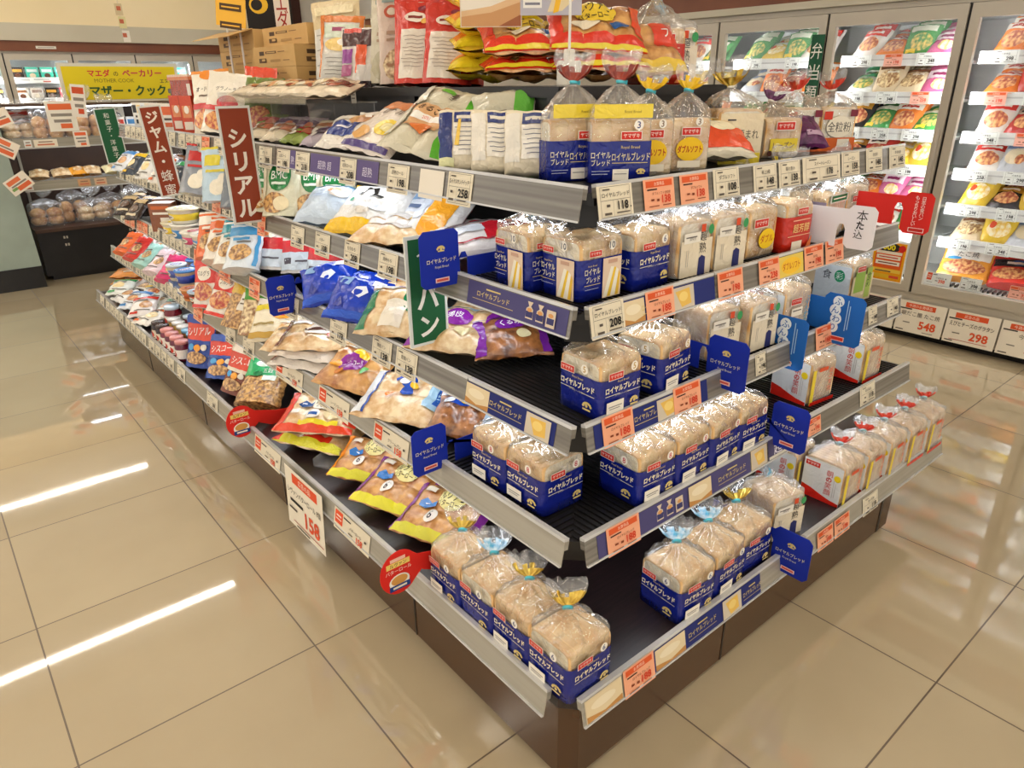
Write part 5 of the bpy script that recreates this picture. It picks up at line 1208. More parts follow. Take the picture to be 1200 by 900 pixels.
for i, (nm, b_, c_, y) in enumerate((('grey and black', '#6a727c', '#26282c', 2.060), ('white oat', '#e6e6dc', '#3a5aa0', 2.170), ('blue and yellow', '#b8d0e0', '#d8c83a', 2.300), ('white and red', '#e6e2de', '#c83a34', 2.420), ('grey and red', '#8a8f98', '#b82a2a', 2.540), ('pale', '#e9e2d2', '#d8a04a', 2.650))):
    pack('cereal_bag', nm + ' cereal pouch on the third shelf between the two brown signs', 'cereal', .16, .22, .07, b_, [('r', -.2, .5, .5, .2, c_), ('e', .2, -.5, .5, .3, 'GRAN' if i % 2 else '#efe6d0'), ('r', 0, .1, .6, .05, c_), ('e', .5, -.2, .3, .2, '#8ab83a' if i == 1 else '#e9e0cc')], .155 + .14 * (i % 2) + .06, y, Z3, -60, 70, 0, kind='pouch', seal=c_)
for i in range(9):
    nm, b_, c_ = pj[(i * 3 + 1) % 7]
    pack('honey_sachet', '%s flat packet, %s past the brown sign on the third shelf' % (nm, ORD[i]), 'packet', .11, .16, .035, b_ if i % 3 else '#3a4450', sachet_art(c_, 60 + i), .215 + .09 * (i % 2), 2.86 + .125 * i, Z3, -64, 40, 0, group='flat packets on the third shelf')

# ---------------------------------------------------------------- long side, top shelf
for i, (x, y, nm) in enumerate(((.372, .545, 'nearest the corner'), (.345, .640, 'in the middle'), (.318, .738, 'farthest from the corner'))):
    pack('sandwich_bread', 'flat white sandwich bread pack, %s of three on the top shelf' % nm, 'bread', .125, .15, .05, '#e9dcc0', [('r', -.66, .1, .28, .72, '#22306e' if i == 2 else '#e9e2d4'), ('r', .2, .68, .5, .16, '#22306e'), ('r', .2, .68, .4, .05, '#e6dfd0m'), ('r', .2, .0, .52, .5, '#ece6da')] + lines(.2, .36, .44, 6, .14, '#7a7a86m', .012) + ([('p', [(-.3, -.2), (-.1, .6), (0, .6), (-.12, -.2)], '#efc64a'), ('r', -.6, -.75, .3, .14, '#d8d8a4')] if i == 2 else []), x, y, Z4, -46, 78, 0, kind='box', group='flat sandwich bread packs on the top shelf')
pack('bread_bag', 'dark blue tied bag behind the sandwich bread on the top shelf', 'bread', .16, .14, .06, '#1f3276', [('r', 0, .2, .8, .2, '#e3e0da'), ('r', 0, -.4, .6, .08, '#b8c0dc')], .470, .860, Z4, -50, 50)
pack('bread_bag', 'second green edged bread bag behind the large one on the top shelf', 'bread', .18, .20, .06, '#c2bda8', [('r', .7, 0, .28, .95, '#5aa83a'), ('r', -.2, .2, .4, .1, '#8a8474m')], .480, .780, Z4, -48, 58)
pack('bread_bag', 'large bread bag with bright green side and orange label on the top shelf', 'bread', .23, .29, .085, '#cfc8b0', [('r', .76, 0, .22, .98, '#58b02c'), ('t', '麦', .05, .58, .2, '#5a4a3am', .3), ('r', -.2, .66, .2, .05, '#6ab03a'), ('r', -.1, -.18, .48, .34, '#d8a878'), ('t', 'まるごと', -.1, .02, .16, '#3a2a22m', .8), ('r', -.1, -.22, .46, .07, '#f0ece4'), ('t', '20%引', -.1, -.22, .08, '#d04a30m', .5), ('e', -.05, -.48, .3, .14, '#dd7a3a'), ('r', -.8, 0, .14, .8, '#d8d4c4')], .385, .940, Z4, -58, 34, -16, lumps=(2, 3))
pack('bread_bag', 'white and orange roll bag with yellow picture on the top shelf', 'bread', .22, .25, .07, '#e8dcd0', [('r', -.3, .62, .5, .22, '#d98a58'), ('t', 'ロール', -.1, .3, .2, '#5a4a3am', 1.0), ('e', .3, -.3, .4, .28, '#e6c83c'), ('e', .35, -.3, .24, .16, '#f2e6a8'), ('e', -.4, -.6, .3, .2, '#d8a25a'), ('r', 0, -.9, .9, .07, '#4a3a7a')], .350, 1.130, Z4, -60, 30, -18)
for i, (x, y) in enumerate(((.330, 1.330), (.395, 1.270))):
    pack('bread_bag', 'white bread bag with dark blue panel and golden buns, %s on the top shelf' % ('front one', 'back one')[i], 'bread', .21, .17, .075, '#e3ddd2', [('r', -.1, -.25, .5, .36, '#253a82'), ('e', .3, .4, .5, .34, 'BUN'), ('r', -.6, .3, .3, .16, '#efe9e0'), ('r', -.1, -.2, .3, .05, '#e6e2ecm')], x, y, Z4, -58, 26 + 10 * i, 0, lumps=(2, 1), group='white and dark blue bread bags on the top shelf')
# acrylic riser with small packets
rs_ = empty('acrylic_riser', (.40, 1.92, Z4)); tag(rs_, 'clear acrylic riser stand holding small packets on the top shelf', 'display riser')
mb = MB(); mb.box(-.13, .13, -.40, .40, .150, .1545, 'ACRYL'); mb.build('platform', rs_)
for y in (-.398, -.10, .20, .394):
    mb = MB(); mb.box(-.12, .12, y, y + .004, 0, .150, 'ACRYL'); mb.build('leg', rs_)
mb = MB(); mb.box(-.13, -.1265, -.40, .40, .1545, .185, 'ACRYL'); mb.build('front_lip', rs_)
for i in range(9):
    nm, c_ = (('brown bean', '#7a3a2a'), ('cream bean', '#d8c49a'), ('pale orange', '#e0a878'))[i % 3]
    pack('snack_packet', '%s print packet, %s of the row on the acrylic riser' % (nm, ORD[i]), 'packet', .19, .12, .045, '#e3d3b8', [('r', 0, .1, .9, .3, c_), ('e', -.4, 0, .2, .3, '#efe4cc'), ('e', .2, -.2, .3, .3, '#9a4a2a'), ('e', .6, .2, .16, .2, '#6a2a20'), ('r', 0, .7, .8, .06, '#8a5a3am')], .40 + .03 * (i % 2), 1.58 + .082 * i, Z4 + .155, -70 + 12 * (i % 3), 14 + 8 * (i % 2), 0, group='packets on the acrylic riser')
for i in range(8):
    nm, c_, b_ = (('purple striped', '#5a3a5a', '#b8aab4'), ('cream', '#a8683a', '#e0d0b4'), ('red fruit', '#a82a2a', '#8a9a4a'))[(i + (i > 4)) % 3]
    pack('snack_packet', '%s packet, %s of those below the acrylic riser' % (nm, ORD[i]), 'packet', .17, .12, .045, b_, [('r', 0, .3, .9, .16, c_), ('r', 0, -.2, .9, .1, c_), ('e', .4, 0, .3, .3, '#c8785a'), ('e', -.4, -.3, .2, .2, '#efe6d8')], .36 + .05 * (i % 2), 1.58 + .088 * i, Z4, -70, 22 + 18 * (i % 2), 0, group='packets below the acrylic riser')
GB = [('e', .0, .35, .7, .42, '#efe7d6'), ('t', 'オールブラン', 0, .42, .16, '#3a2a26m', 1.3), ('r', .0, .2, .5, .03, '#7a6a5am'), ('e', .0, .84, .5, .14, '#e88a2a'), ('r', 0, -.12, .96, .09, '#c83a3a'), ('e', .0, -.55, .74, .36, 'FRUIT')]
pack('granola_bag', 'white granola bag with orange peak on the top shelf, beside the brown sign', 'cereal', .20, .27, .09, '#e9e0cc', GB, .350, 2.640, Z4, -56, 76, 0, kind='pouch', seal='#dd8a3a')
pack('granola_bag', 'white granola bag with strawberry picture leaning behind the orange peaked one', 'cereal', .20, .26, .09, '#e6decd', [('e', 0, .4, .66, .3, '#ece4d4'), ('t', 'グラノーラ', 0, .45, .14, '#3a2a26m', 1.2), ('e', .2, .0, .5, .24, '#b8323a'), ('r', 0, -.2, .96, .08, '#c83a3a'), ('e', .0, -.6, .74, .32, 'FRUIT')], .360, 2.490, Z4, -52, 72, -6, kind='pouch')
pack('granola_bag', 'red topped granola bag at the back of the top shelf', 'cereal', .19, .25, .08, '#d84a32', [('r', 0, .2, .9, .1, '#f0e6d6'), ('r', 0, -.1, .96, .1, '#5aa05a'), ('e', 0, -.6, .7, .3, 'GRAN')], .470, 2.420, Z4 + .03, -60, 76, 0, kind='pouch', seal='#d84a32')
pack('granola_bag', 'dark green edged granola bag just behind the brown sign on the top shelf', 'cereal', .18, .24, .08, '#6a7a3a', [('e', 0, -.4, .7, .4, 'FRUIT'), ('r', 0, .5, .8, .2, '#e6dcc6')], .430, 2.280, Z4, -58, 72, 0, kind='pouch')
for i in range(4):
    carton('cereal_carton', 'red cereal carton, %s of those past the granola bags on the top shelf' % ORD[i], 'box', .055, .13, .17, '#c84a2c' if i % 2 == 0 else '#8a3420', [('r', 0, .2, .7, .3, '#d98a5a'), ('r', 0, -.5, .7, .2, '#ecdccb'), ('e', 0, .3, .4, .2, '#efe6d8')], (.330 + .02 * (i % 2), 2.86 + .075 * i, Z4), -40, group='red cartons on the top shelf')
pb = empty('display_box', (.44, 3.02, Z4)); tag(pb, 'large open red display box with white curved edge behind the granola bags', 'display box')
mb = MB(); mb.box(-.10, .10, -.15, .15, 0, .235, '#a8301e'); mb.build('box_body', pb)
mb = MB(); mb.box(-.108, .108, -.158, .158, .235, .25, '#d8845a'); mb.box(-.106, .106, -.156, .156, .25, .26, '#e8cdb8'); mb.build('box_rim', pb)
mb = MB(); mb.prism([(-.101, -.1), (-.1005, -.1), (-.1005, -.151), (-.101, -.151)], .02, .22, '#eadfce'); mb.box(-.102, -.0995, -.15, .15, .0, .05, '#e8a06a'); mb.build('printed_edge', pb)
for i in range(7):
    nm, b_, c_ = pj[i % 7]
    carton('tea_carton', '%s small carton, %s in the far row on the top shelf' % (nm, ORD[i]), 'box', .07, .05, .13, b_, [('r', 0, .5, .9, .3, c_), ('r', 0, -.1, .6, .08, '#5a524am'), ('r', 0, -.5, .6, .16, c_)], (.335, 3.24 + .09 * i, Z4), -50, group='small cartons on the top shelf')

# ---------------------------------------------------------------- standing on top of the display
T = TOPZ
def shipping(label, loc, w_, d_, h_, rz, open_=False):
    o = carton('shipping_carton', label, 'cardboard box', w_, d_, h_, 'CARTON', [('r', -.55, .35, .12, .2, '#4a3420m'), ('r', -.1, .4, .26, .12, '#6a4c2cm'), ('r', -.1, .4, .2, .04, '#c8a468m'), ('r', .4, .42, .16, .03, '#6a4c2cm'), ('r', -.52, -.35, .18, .22, '#5a4026m'), ('r', -.48, -.3, .08, .1, '#c8a468m'), ('r', .1, -.4, .24, .12, '#a8824cm'), ('r', .62, -.4, .14, .03, '#6a4c2cm')], loc, rz, 'cartons on top of the display')
    if open_:
        m2 = MB(); m2.add([(-w_ / 2, -d_ / 2, h_), (-w_ / 2, d_ / 2, h_), (-w_ / 2 - .12, d_ / 2 + .02, h_ - .035), (-w_ / 2 - .12, -d_ / 2 - .02, h_ - .035), (-w_ / 2, -d_ / 2, h_ + .003), (-w_ / 2, d_ / 2, h_ + .003), (-w_ / 2 - .12, d_ / 2 + .02, h_ - .032), (-w_ / 2 - .12, -d_ / 2 - .02, h_ - .032)], [(0, 1, 2, 3), (7, 6, 5, 4), (0, 4, 5, 1), (2, 6, 7, 3), (1, 5, 6, 2), (0, 3, 7, 4)], 'CARTON'); m2.build('flap', o)
    return o
for i in range(2): shipping('brown shipping carton in the near column, %s' % ('lower one', 'upper one')[i], (.74, 2.46, T + .083 * i), .32, .44, .082, 0)
for i in range(3): shipping('brown shipping carton in the far column, %s' % ('lowest', 'middle one', 'topmost with an open flap')[i], (.80, 2.98, T + .083 * i), .36, .46, .082, 0, i == 2)
shipping('brown shipping carton lying across the near column', (.82, 2.46, T + .166), .36, .46, .078, 0)
pack('flour_bag', 'large pale paper bag standing beside the cartons on top', 'packet', .22, .32, .09, '#dcc79c', [('r', 0, -.25, .9, .6, '#dcd8d0')] + lines(0, .2, .75, 8, .12, '#9a948am', .012) + [('e', -.1, -.86, .5, .1, '#8ab83a'), ('r', 0, .75, .8, .1, '#e6d6ac')], .72, 2.130, T, -50, 84, 0, kind='pouch')
pack('flake_pouch', 'white pouch with orange border and flakes picture on top of the display', 'packet', .19, .25, .08, '#e3ddd2', [('r', 0, .9, .98, .09, '#d2762c'), ('r', -.9, .1, .09, .9, '#d2762c'), ('r', .9, .1, .09, .9, '#d2762c'), ('r', 0, .55, .78, .2, '#cfd8c4'), ('r', -.1, .6, .3, .06, '#9a4a6am'), ('e', .0, .15, .7, .2, '#ecca7a'), ('e', .2, .22, .3, .1, '#f6f0e2'), ('r', 0, -.5, .8, .38, '#cfcbc2')] + lines(0, -.25, .6, 5, .12, '#7a746cm', .01), .66, 1.985, T, -58, 84, 0, kind='pouch', seal='#d2762c')
pack('bean_pouch', 'pouch with purple and orange panels on top of the display', 'packet', .15, .20, .06, '#e6ddd2', [('r', 0, .65, .9, .3, '#4a2a2a'), ('r', -.3, .9, .5, .08, '#c83a2c'), ('r', -.55, .0, .34, .25, '#8a3a8a'), ('r', .3, -.1, .3, .5, '#dd5a30'), ('r', -.55, -.5, .34, .2, '#a84a7a'), ('r', .5, -.6, .4, .3, '#d8d2ca')], .645, 1.830, T, -56, 84, 0, kind='pouch')
carton('stock_box', 'low black tray under the patterned pouch on top of the display', 'box', .10, .14, .022, '#241a1a', [('r', 0, 0, .6, .3, '#5a3a3a')], (.62, 1.83, T - .0005), -20)
for i, (x, y, c_) in enumerate(((.72, 1.740, '#a8523c'), (.70, 1.640, '#b8563e'))):
    pack('grain_pouch', 'tall beige clear grain pouch with red round mark, %s of two on top' % ('farther', 'nearer')[i], 'packet', .14, .31, .07, '#cfc6ae' if i == 0 else '#d4bfae', [('e', -.2, .55, .4, .14, c_), ('e', -.2, .55, .24, .08, '#d8cdb8'), ('r', .1, .8, .8, .05, '#8a9a94'), ('r', 0, .1, .5, .04, '#a88a72m'), ('r', 0, -.05, .5, .03, '#a88a72m'), ('e', 0, -.6, .7, .34, 'NUT' if i else '#b4aa8c')], x, y, T, -52, 86, 0, kind='pouch', group='beige grain pouches on top')
for i, (x, y, h_, nm) in enumerate(((.70, 1.500, .34, 'tallest at the back left'), (.62, 1.390, .26, 'with pale text panel in front'), (.78, 1.360, .33, 'at the back right'), (.66, 1.270, .24, 'beside the yellow bags'))):
    pack('bonito_bag', 'red bag, %s of the red group on top' % nm, 'packet', .17 if i != 1 else .15, h_, .07, '#c93324', [('r', 0, -.3, .7, .58, '#e3d8c8')] + lines(0, .12, .55, 9, .09, '#9a8a7cm', .008) + [('e', 0, .55, .5, .12, '#f0e4d4'), ('r', 0, .55, .34, .03, '#7a2018m'), ('e', .3, .75, .2, .06, '#8a2a3a'), ('e', .45, .45, .16, .06, '#f0b84a')], x, y, T, -48, 85, 0, kind='pouch', seal='#c93324', group='red bags on top of the display')
YB = [('r', 0, .1, .96, .5, '#f0941e'), ('r', 0, -.7, .96, .26, '#ecd62c'), ('r', -.2, .4, .3, .18, '#e9e4dc'), ('r', .1, -.1, .5, .1, '#f5d88a'), ('e', .6, .0, .3, .4, 'BUN')]
for i in range(4):
    pack('roll_bag', 'yellow and orange bread bag, %s of the stack on top of the display' % ('lowest', 'second from below', 'third from below', 'topmost')[i], 'bread', .30, .19, .095, '#ecc92a', YB, .725 + .012 * (i % 2), 1.125 - .01 * i, T + .058 * i, -28 + 5 * (i % 2), 10, 0, group='yellow bread bags stacked on top', lumps=(3, 1))
pack('roll_bag', 'red topped clear bag lying over the yellow stack on top', 'bread', .28, .18, .08, '#cf3a26', [('r', 0, -.5, .96, .4, '#e9d02c'), ('e', 0, .2, .5, .3, '#efe6da'), ('r', .1, .2, .3, .06, '#3a5a9am')], .74, 1.135, T + .240, -26, 12)
LV = [('r', 0, -.78, .96, .2, '#d8341e'), ('r', -.88, 0, .12, .9, '#d8341e'), ('r', .88, .2, .12, .7, '#e04a2a'), ('e', -.05, .35, .5, .42, '#ecca3c'), ('t', 'ルヴァン', -.02, .46, .34, '#1f1a14m', .85, 10), ('t', 'バターロール', .0, .14, .2, '#3a2a18m', .85, 10), ('e', -.3, -.28, .3, .2, '#efe2c8'), ('e', .45, -.2, .22, .16, '#2a5a9a'), ('r', 0, -.93, .96, .05, '#e6cf2e')]
for i, (x, y, z, yw, tl_, nm) in enumerate(((.68, .905, 0, -38, 6, 'lower left'), (.80, .755, 0, -34, 6, 'lower right'), (.67, .895, .046, -40, 20, 'upper left'), (.80, .765, .05, -34, 38, 'upper right'))):
    pack('roll_bag', 'red and yellow butter roll bag, %s of four on the display top' % nm, 'bread', .28, .20, .085, 'BUN', LV, x, y, T + z, yw, tl_, 0, lumps=(3, 2), group='red and yellow roll bags on top')
pack('roll_bag', 'butter roll bag in half red film leaning beside the red banded loaf on top', 'bread', .24, .18, .08, 'BUN', [('r', .6, .3, .36, .5, '#d8402a'), ('r', 0, -.8, .96, .16, '#e6c23a'), ('t', 'フ', .62, .3, .3, '#f2ece4m', .3)], .93, .700, T, -24, 46, 0, lumps=(2, 2))
# picture boards on a pole stand
st = empty('poster_stand', (.655, .715, T)); tag(st, 'white pole stand with a block foot carrying picture boards', 'poster stand')
mb = MB(); mb.box(-.028, .028, -.02, .02, 0, .062, '#e6e0d2m'); mb.box(-.012, .012, -.012, .012, .062, .09, '#e6e0d2m'); mb.build('foot', st, bevel=.003)
mb = MB(); mb.tube((0, 0, .09), (0, 0, .30), .0035, '#e9e6e0m'); mb.build('pole', st)
def picture_board(label, loc, w_, h_, rz, art, base='#ded2bcm'):
    return board('picture_board', label, 'poster', (w_, h_), base, art, loc, (0, 0, R(rz)), t=.004)
picture_board('large bread photo board in front of the yellow bags on top', (.545, .905, 1.715), .165, .20, -37, [('r', 0, .02, .08, .078, '#e9dfcfm'), ('p', [(-.08, -.062), (.0, -.05), (.08, -.022), (.08, -.098), (-.08, -.098)], '#dcb68am'), ('p', [(-.08, -.075), (.0, -.065), (.08, -.04), (.08, -.098), (-.08, -.098)], '#c79463m'), ('p', [(.02, -.098), (.08, -.07), (.08, -.098)], '#9a5c3am')])
picture_board('grey picture board with bread and yellow filling beside the pole', (.672, .806, 1.725), .165, .165, -37, [('p', [(-.01, -.075), (.05, .08), (.08, .08), (.08, -.03), (.03, -.072)], '#e6d3a8m'), ('p', [(.005, -.078), (.04, .08), (.055, .08), (.02, -.074)], '#eeb82em'), ('r', -.05, -.055, .025, .010, '#eeeae4m'), ('r', -.05, -.055, .02, .003, '#7a7a86m')], '#b9b6c0m')
mbx = MB(); mbx.box(-.022, .035, -.032, -.004, 0, .004, '#e9e6e0m'); mbx.build('board_arm', st, loc=(0, 0, .296))
ys = empty('poster_stand', (.600, 2.93, T)); tag(ys, 'white wire stand holding a yellow flip card above the cartons', 'poster stand')
mb = MB()
for y in (-.08, .08): mb.tube((0, y, 0), (0, y, .70), .005, '#e9e6e0m')
mb.tube((0, -.08, .70), (0, .08, .70), .005, '#e9e6e0m'); mb.build('frame', ys)
board('flip_card', 'yellow flip card with rows of dark characters on the wire stand', 'poster', (.15, .32), '#e6b03cm', [('r', 0, .07 - .075 * i, .055, .014, '#4a3420m') for i in range(4)] + [('r', 0, .07 - .075 * i, .045, .003, '#e6b03cm') for i in range(4)], (.585, 2.86, T + .42), (0, R(8), R(-52)), t=.003)
board('flip_card', 'black board with yellow zigzag edge and white name panel behind the flip card', 'poster', (.24, .40), '#1c1612m', [('r', 0, .165, .11, .014, '#e6a82em'), ('e', -.05, -.02, .05, .04, '#e6b82em'), ('e', -.06, -.02, .03, .025, '#1c1612m'), ('r', .07, -.02, .04, .13, '#e9dfd2m'), ('t', 'マ\nエ\nダ', .07, -.02, .22, '#a8322am', .06)], (.84, 3.06, T + .40), (0, 0, R(-48)), t=.004)
board('menu_card', 'small green bordered price poster behind the beige pouches', 'poster', (.15, .26), '#8aa83cm', [('r', 0, 0, .068, .122, '#efe6c8m'), ('r', 0, .075, .06, .04, '#dd8a3am'), ('e', 0, .075, .04, .022, '#f0d27am'), ('r', 0, -.02, .05, .004, '#8a7a5am'), ('r', 0, -.05, .05, .004, '#8a7a5am')], (.90, 1.95, T + .16), (0, 0, R(-50)), t=.003)
board('price_card', 'small white tag hanging from the top edge of the display', 'price tag', (.035, .045), '#ece6dam', [('r', 0, .004, .012, .002, '#8a8278m'), ('r', 0, -.008, .012, .002, '#8a8278m')], (.5330, 1.69, T - .028), (0, 0, R(-90)), t=.001)
# ---------------------------------------------------------------- upright freezers
def freezer(label, loc, rz, nd, dw, depth, shelves, swap=None):
    r = empty('upright_freezer', loc, (0, 0, R(rz))); tag(r, label, 'freezer')
    W_ = nd * dw
    mb = MB()
    mb.box(0, W_, depth - .04, depth, .28, 1.85, 'WHITEP'); mb.box(0, .03, .03, depth - .04, .28, 1.85, 'WHITEP'); mb.box(W_ - .03, W_, .03, depth - .04, .28, 1.85, 'WHITEP')
    mb.box(0, W_, .03, depth, 1.80, 1.86, 'WHITEP'); mb.box(.03, W_ - .03, .05, depth - .04, .29, .31, 'WHITEP'); mb.build('cabinet_body', r)
    mb = MB(); mb.box(0, W_, .0, depth, .05, .285, 'STEEL'); mb.box(0, W_, .03, depth, 0.0, .05, 'BLACK'); mb.build('base_panel', r)
    mb = MB(); mb.box(0, W_, -.012, .03, 1.842, 1.874, 'STEEL'); mb.build('head_rail', r)
    for i in range(nd):
        x0, x1 = i * dw + .008, (i + 1) * dw - .008
        d_ = MB()
        for a, b, c, d in ((x0, x0 + .045, .285, 1.84), (x1 - .045, x1, .285, 1.84), (x0 + .045, x1 - .045, .285, .345), (x0 + .045, x1 - .045, 1.77, 1.84)): d_.box(a, b, -.012, .022, c, d, 'STEEL')
        d_ = d_.build('door', r)
        m2 = MB(); m2.box(x0 + .045, x1 - .045, .002, .008, .345, 1.77, 'GLASS'); m2.build('glass', d_)
        m2 = MB(); m2.box(x1 - .036, x1 - .014, -.032, -.012, .62, 1.22, 'STEEL'); m2.build('handle', d_, bevel=.004)
        m2 = MB(); m2.box(x0 - .0155, x0 - .0005, .002, .03, .285, 1.84, 'BLACK'); m2.build('gasket', d_)
        m2 = MB(); m2.box(x1 - .034, x1 - .010, .055, .075, .40, 1.74, 'COLD'); m2.build('light_tube', r)
        for z in shelves:
            m3 = MB(); m3.box(x0 + .03, x1 - .03, .15, depth - .05, z - .045, z - .03, 'WHITEP'); s = m3.build('shelf', r)
            m3 = MB(); m3.box(x0 + .03, x1 - .03, .140, .150, z - .052, z + .012, 'WHITEP'); m3.box(x0 + .03, x1 - .03, .137, .141, z - .02, z - .012, 'LIP'); m3.build('price_rail', s)
        m3 = MB()
        for q in range(26): m3.box(x0 + .06 + q * (x1 - x0 - .12) / 26, x0 + .068 + q * (x1 - x0 - .12) / 26, .04, .10, .345, .362, 'BLACK')
        m3.box(x0 + .03, x1 - .03, .03, .12, .31, .348, 'WHITEP'); m3.build('air_grille', r)
    return r
FX, FY0, DWI = 3.752, 3.220, .775
SHR = [1.60, 1.395, 1.19, .99, .795, .60]
freezer('long upright glass door freezer row along the right wall', (FX, FY0, 0), -90, 5, DWI, .80, SHR)
def fz(x, y, z): return (FX + y, FY0 - x, z)
FZP = []
def fpack(base, art, w=.2, h=.17, t=.05, seed=1, lumps=None):
    o = make_pack('frozen_food_pack', w, h, t, base, art, 'pillow', seed, lumps, coarse=True)
    return (o, w, h, t)
KINDS = [
 ('orange', fpack('#dd7a30', [('e', 0, -.25, .7, .5, 'MEAT'), ('r', 0, .55, .9, .22, '#efe6d8'), ('r', 0, .55, .6, .08, '#b8321f')], seed=101)),
 ('green', fpack('#3f8a45', [('e', .1, -.2, .7, .5, 'VEG'), ('r', 0, .6, .8, .18, '#e9ead8'), ('r', -.4, -.7, .3, .1, '#e6c83a')], seed=102)),
 ('white and red', fpack('#e8e2da', [('e', 0, -.2, .7, .45, 'MEAT'), ('r', 0, .6, .9, .24, '#cc3024'), ('r', 0, .6, .6, .08, '#f2ece2')], seed=103)),
 ('pink', fpack('#d86a9a', [('r', 0, .2, .8, .26, '#f2e2ea'), ('e', .2, -.45, .5, .3, 'EGG'), ('r', 0, .2, .5, .08, '#8a2a5a')], seed=104)),
 ('yellow', fpack('#dcb83a', [('e', 0, -.1, .7, .5, 'EGG'), ('r', 0, .62, .8, .2, '#e9e6d2'), ('e', -.4, .1, .2, .2, '#d8502c')], seed=105)),
 ('red and brown', fpack('#b0302a', [('e', .1, -.2, .66, .45, 'MEAT'), ('r', -.1, .5, .7, .22, '#e9dcc8'), ('r', -.1, .5, .5, .07, '#3a2420')], seed=106)),
 ('silver grey', fpack('#b4b6bc', [('e', 0, 0, .7, .5, '#d8c8a8'), ('r', 0, .6, .8, .16, '#6a7a9a'), ('e', .3, -.2, .3, .3, 'MEAT')], seed=107)),
 ('white and green', fpack('#e3e6de', [('e', 0, -.2, .7, .5, 'VEG'), ('r', 0, .6, .9, .2, '#2f8a5a'), ('r', -.2, .2, .4, .06, '#4a5a4a')], seed=108)),
 ('beige and brown', fpack('#d8c4a2', [('e', 0, -.1, .75, .55, 'NUT'), ('r', 0, .65, .8, .16, '#7a4a2a'), ('r', .2, .3, .4, .06, '#efe6d4')], seed=109)),
 ('dark', fpack('#2e2a2c', [('e', 0, -.2, .7, .45, 'MEAT'), ('r', 0, .5, .8, .24, '#b8862c'), ('r', 0, .5, .5, .08, '#f0e8d8')], seed=110)),
]
KM = dict(KINDS)
DN = ['far freezer door', 'third freezer door', 'second freezer door', 'rightmost freezer door', 'hidden freezer door']
SHN = ['top shelf', 'second shelf down', 'third shelf down', 'fourth shelf down', 'fifth shelf down', 'sixth shelf down', 'bottom tray']
ZL = SHR + [.348]
PLAN = {
 (3, 0): ['orange', 'orange', 'yellow'], (3, 1): ['orange', 'red and brown', 'white and red'], (3, 2): ['white and red', 'red and brown', 'white and red'], (3, 3): ['white and red', 'silver grey', 'orange'],
 (3, 4): ['yellow', 'dark', 'yellow'], (3, 5): ['beige and brown', 'yellow', 'silver grey'],
 (2, 0): ['white and red', 'orange', 'green', 'pink'], (2, 1): ['white and green', 'beige and brown', 'beige and brown', 'pink'], (2, 2): ['dark', 'green', 'orange', 'green'], (2, 3): ['dark', 'red and brown', 'yellow', 'yellow'], (2, 4): ['green', 'orange', 'pink', 'pink'], (2, 5): ['white and green', 'green', 'white and red'],
 (1, 0): ['green', 'yellow', 'green', 'white and red'], (1, 1): ['silver grey', 'orange', 'red and brown'], (1, 2): ['green', 'yellow', 'green'], (1, 3): ['white and red', 'orange', 'pink'], (1, 4): ['green', 'beige and brown'],
 (0, 0): ['orange', 'green', 'white and red'], (0, 1): ['pink', 'yellow'], (0, 2): ['green', 'orange'],
}
for (dr, s), ks in sorted(PLAN.items()):
    if len(ks) < 4: ks = ks + [ks[1]]
    n = len(ks)
    cnt = {}
    for rowi in range(2):
        for i, k in enumerate(ks):
            o, w_, h_, t_ = KM[k]
            x = dr * DWI + .10 + (DWI - .2) * (i + .5) / n
            cnt[k] = cnt.get(k, 0) + 1
            lab = '%s pack, %s on the %s, %s%s' % (k, ORD[cnt[k] - 1], SHN[s], DN[dr], '' if rowi == 0 else ', behind')
            sc_ = (DWI - .2) / n / .2 * .98
            tl_ = (48, 30, 56, 40)[(i + s) % 4]
            p = fz(x, .235 + .10 * rowi, ZL[s] - .028)
            place(o, p, (0, 0, 0), lab, 'frozen food', 'frozen food behind the %s' % DN[dr], (max(sc_ * 1.22, .9), 1.3, 1.35))
            o2 = [q for q in bpy.data.objects if q.get('label') == lab][-1]
            lie(o2, p[0], p[1], p[2] + .016 * rowi, -90 + (i * 7 + s * 5) % 17 - 8, min(tl_ + 12 * rowi, 62), 0, w_, h_ * 1.3, t_)
# bigger bags on the freezer floor
pack('frozen_food_pack', 'large orange and white bag with black lettering in the bottom of the rightmost door', 'frozen food', .28, .25, .09, '#e39a3a', [('r', 0, .28, .9, .3, '#f0ece2'), ('t', 'たこ焼', 0, .28, .3, '#1f1a18m', 1.3), ('e', 0, -.45, .85, .4, 'MEAT'), ('r', .0, .8, .3, .14, '#d8402c'), ('e', -.5, .02, .3, .1, '#4aa0d8')], *fz(3 * DWI + .19, .24, .345), yawd=-90, tilt=48, kind='pouch', seed=201, seal='#e39a3a')
pack('frozen_food_pack', 'red and dark bag leaning beside the orange and white bag in the freezer bottom', 'frozen food', .25, .23, .09, '#c8322a', [('r', 0, .3, .9, .24, '#2a2226'), ('e', .2, .35, .4, .2, '#3a5a9a'), ('e', -.2, -.4, .7, .4, 'MEAT'), ('r', .1, .3, .5, .08, '#f0e6da')], *fz(3 * DWI + .44, .26, .345), yawd=-80, tilt=46, kind='pouch', seed=202, seal='#c8322a')
for i in range(5):
    pack('frozen_food_pack', 'flat brown box-like pack, %s of the stack in the freezer bottom at the right' % ORD[i], 'frozen food', .22, .16, .045, '#b8763c', [('r', 0, .4, .9, .2, '#e9dfcc'), ('e', .2, -.3, .5, .4, 'MEAT'), ('r', 0, -.85, .9, .1, '#e6e0d4')], *fz(3 * DWI + .64, .24, .345 + .042 * i), yawd=-92, tilt=4, kind='box', seed=210 + i, group='flat packs stacked in the freezer bottom', coarse=True)
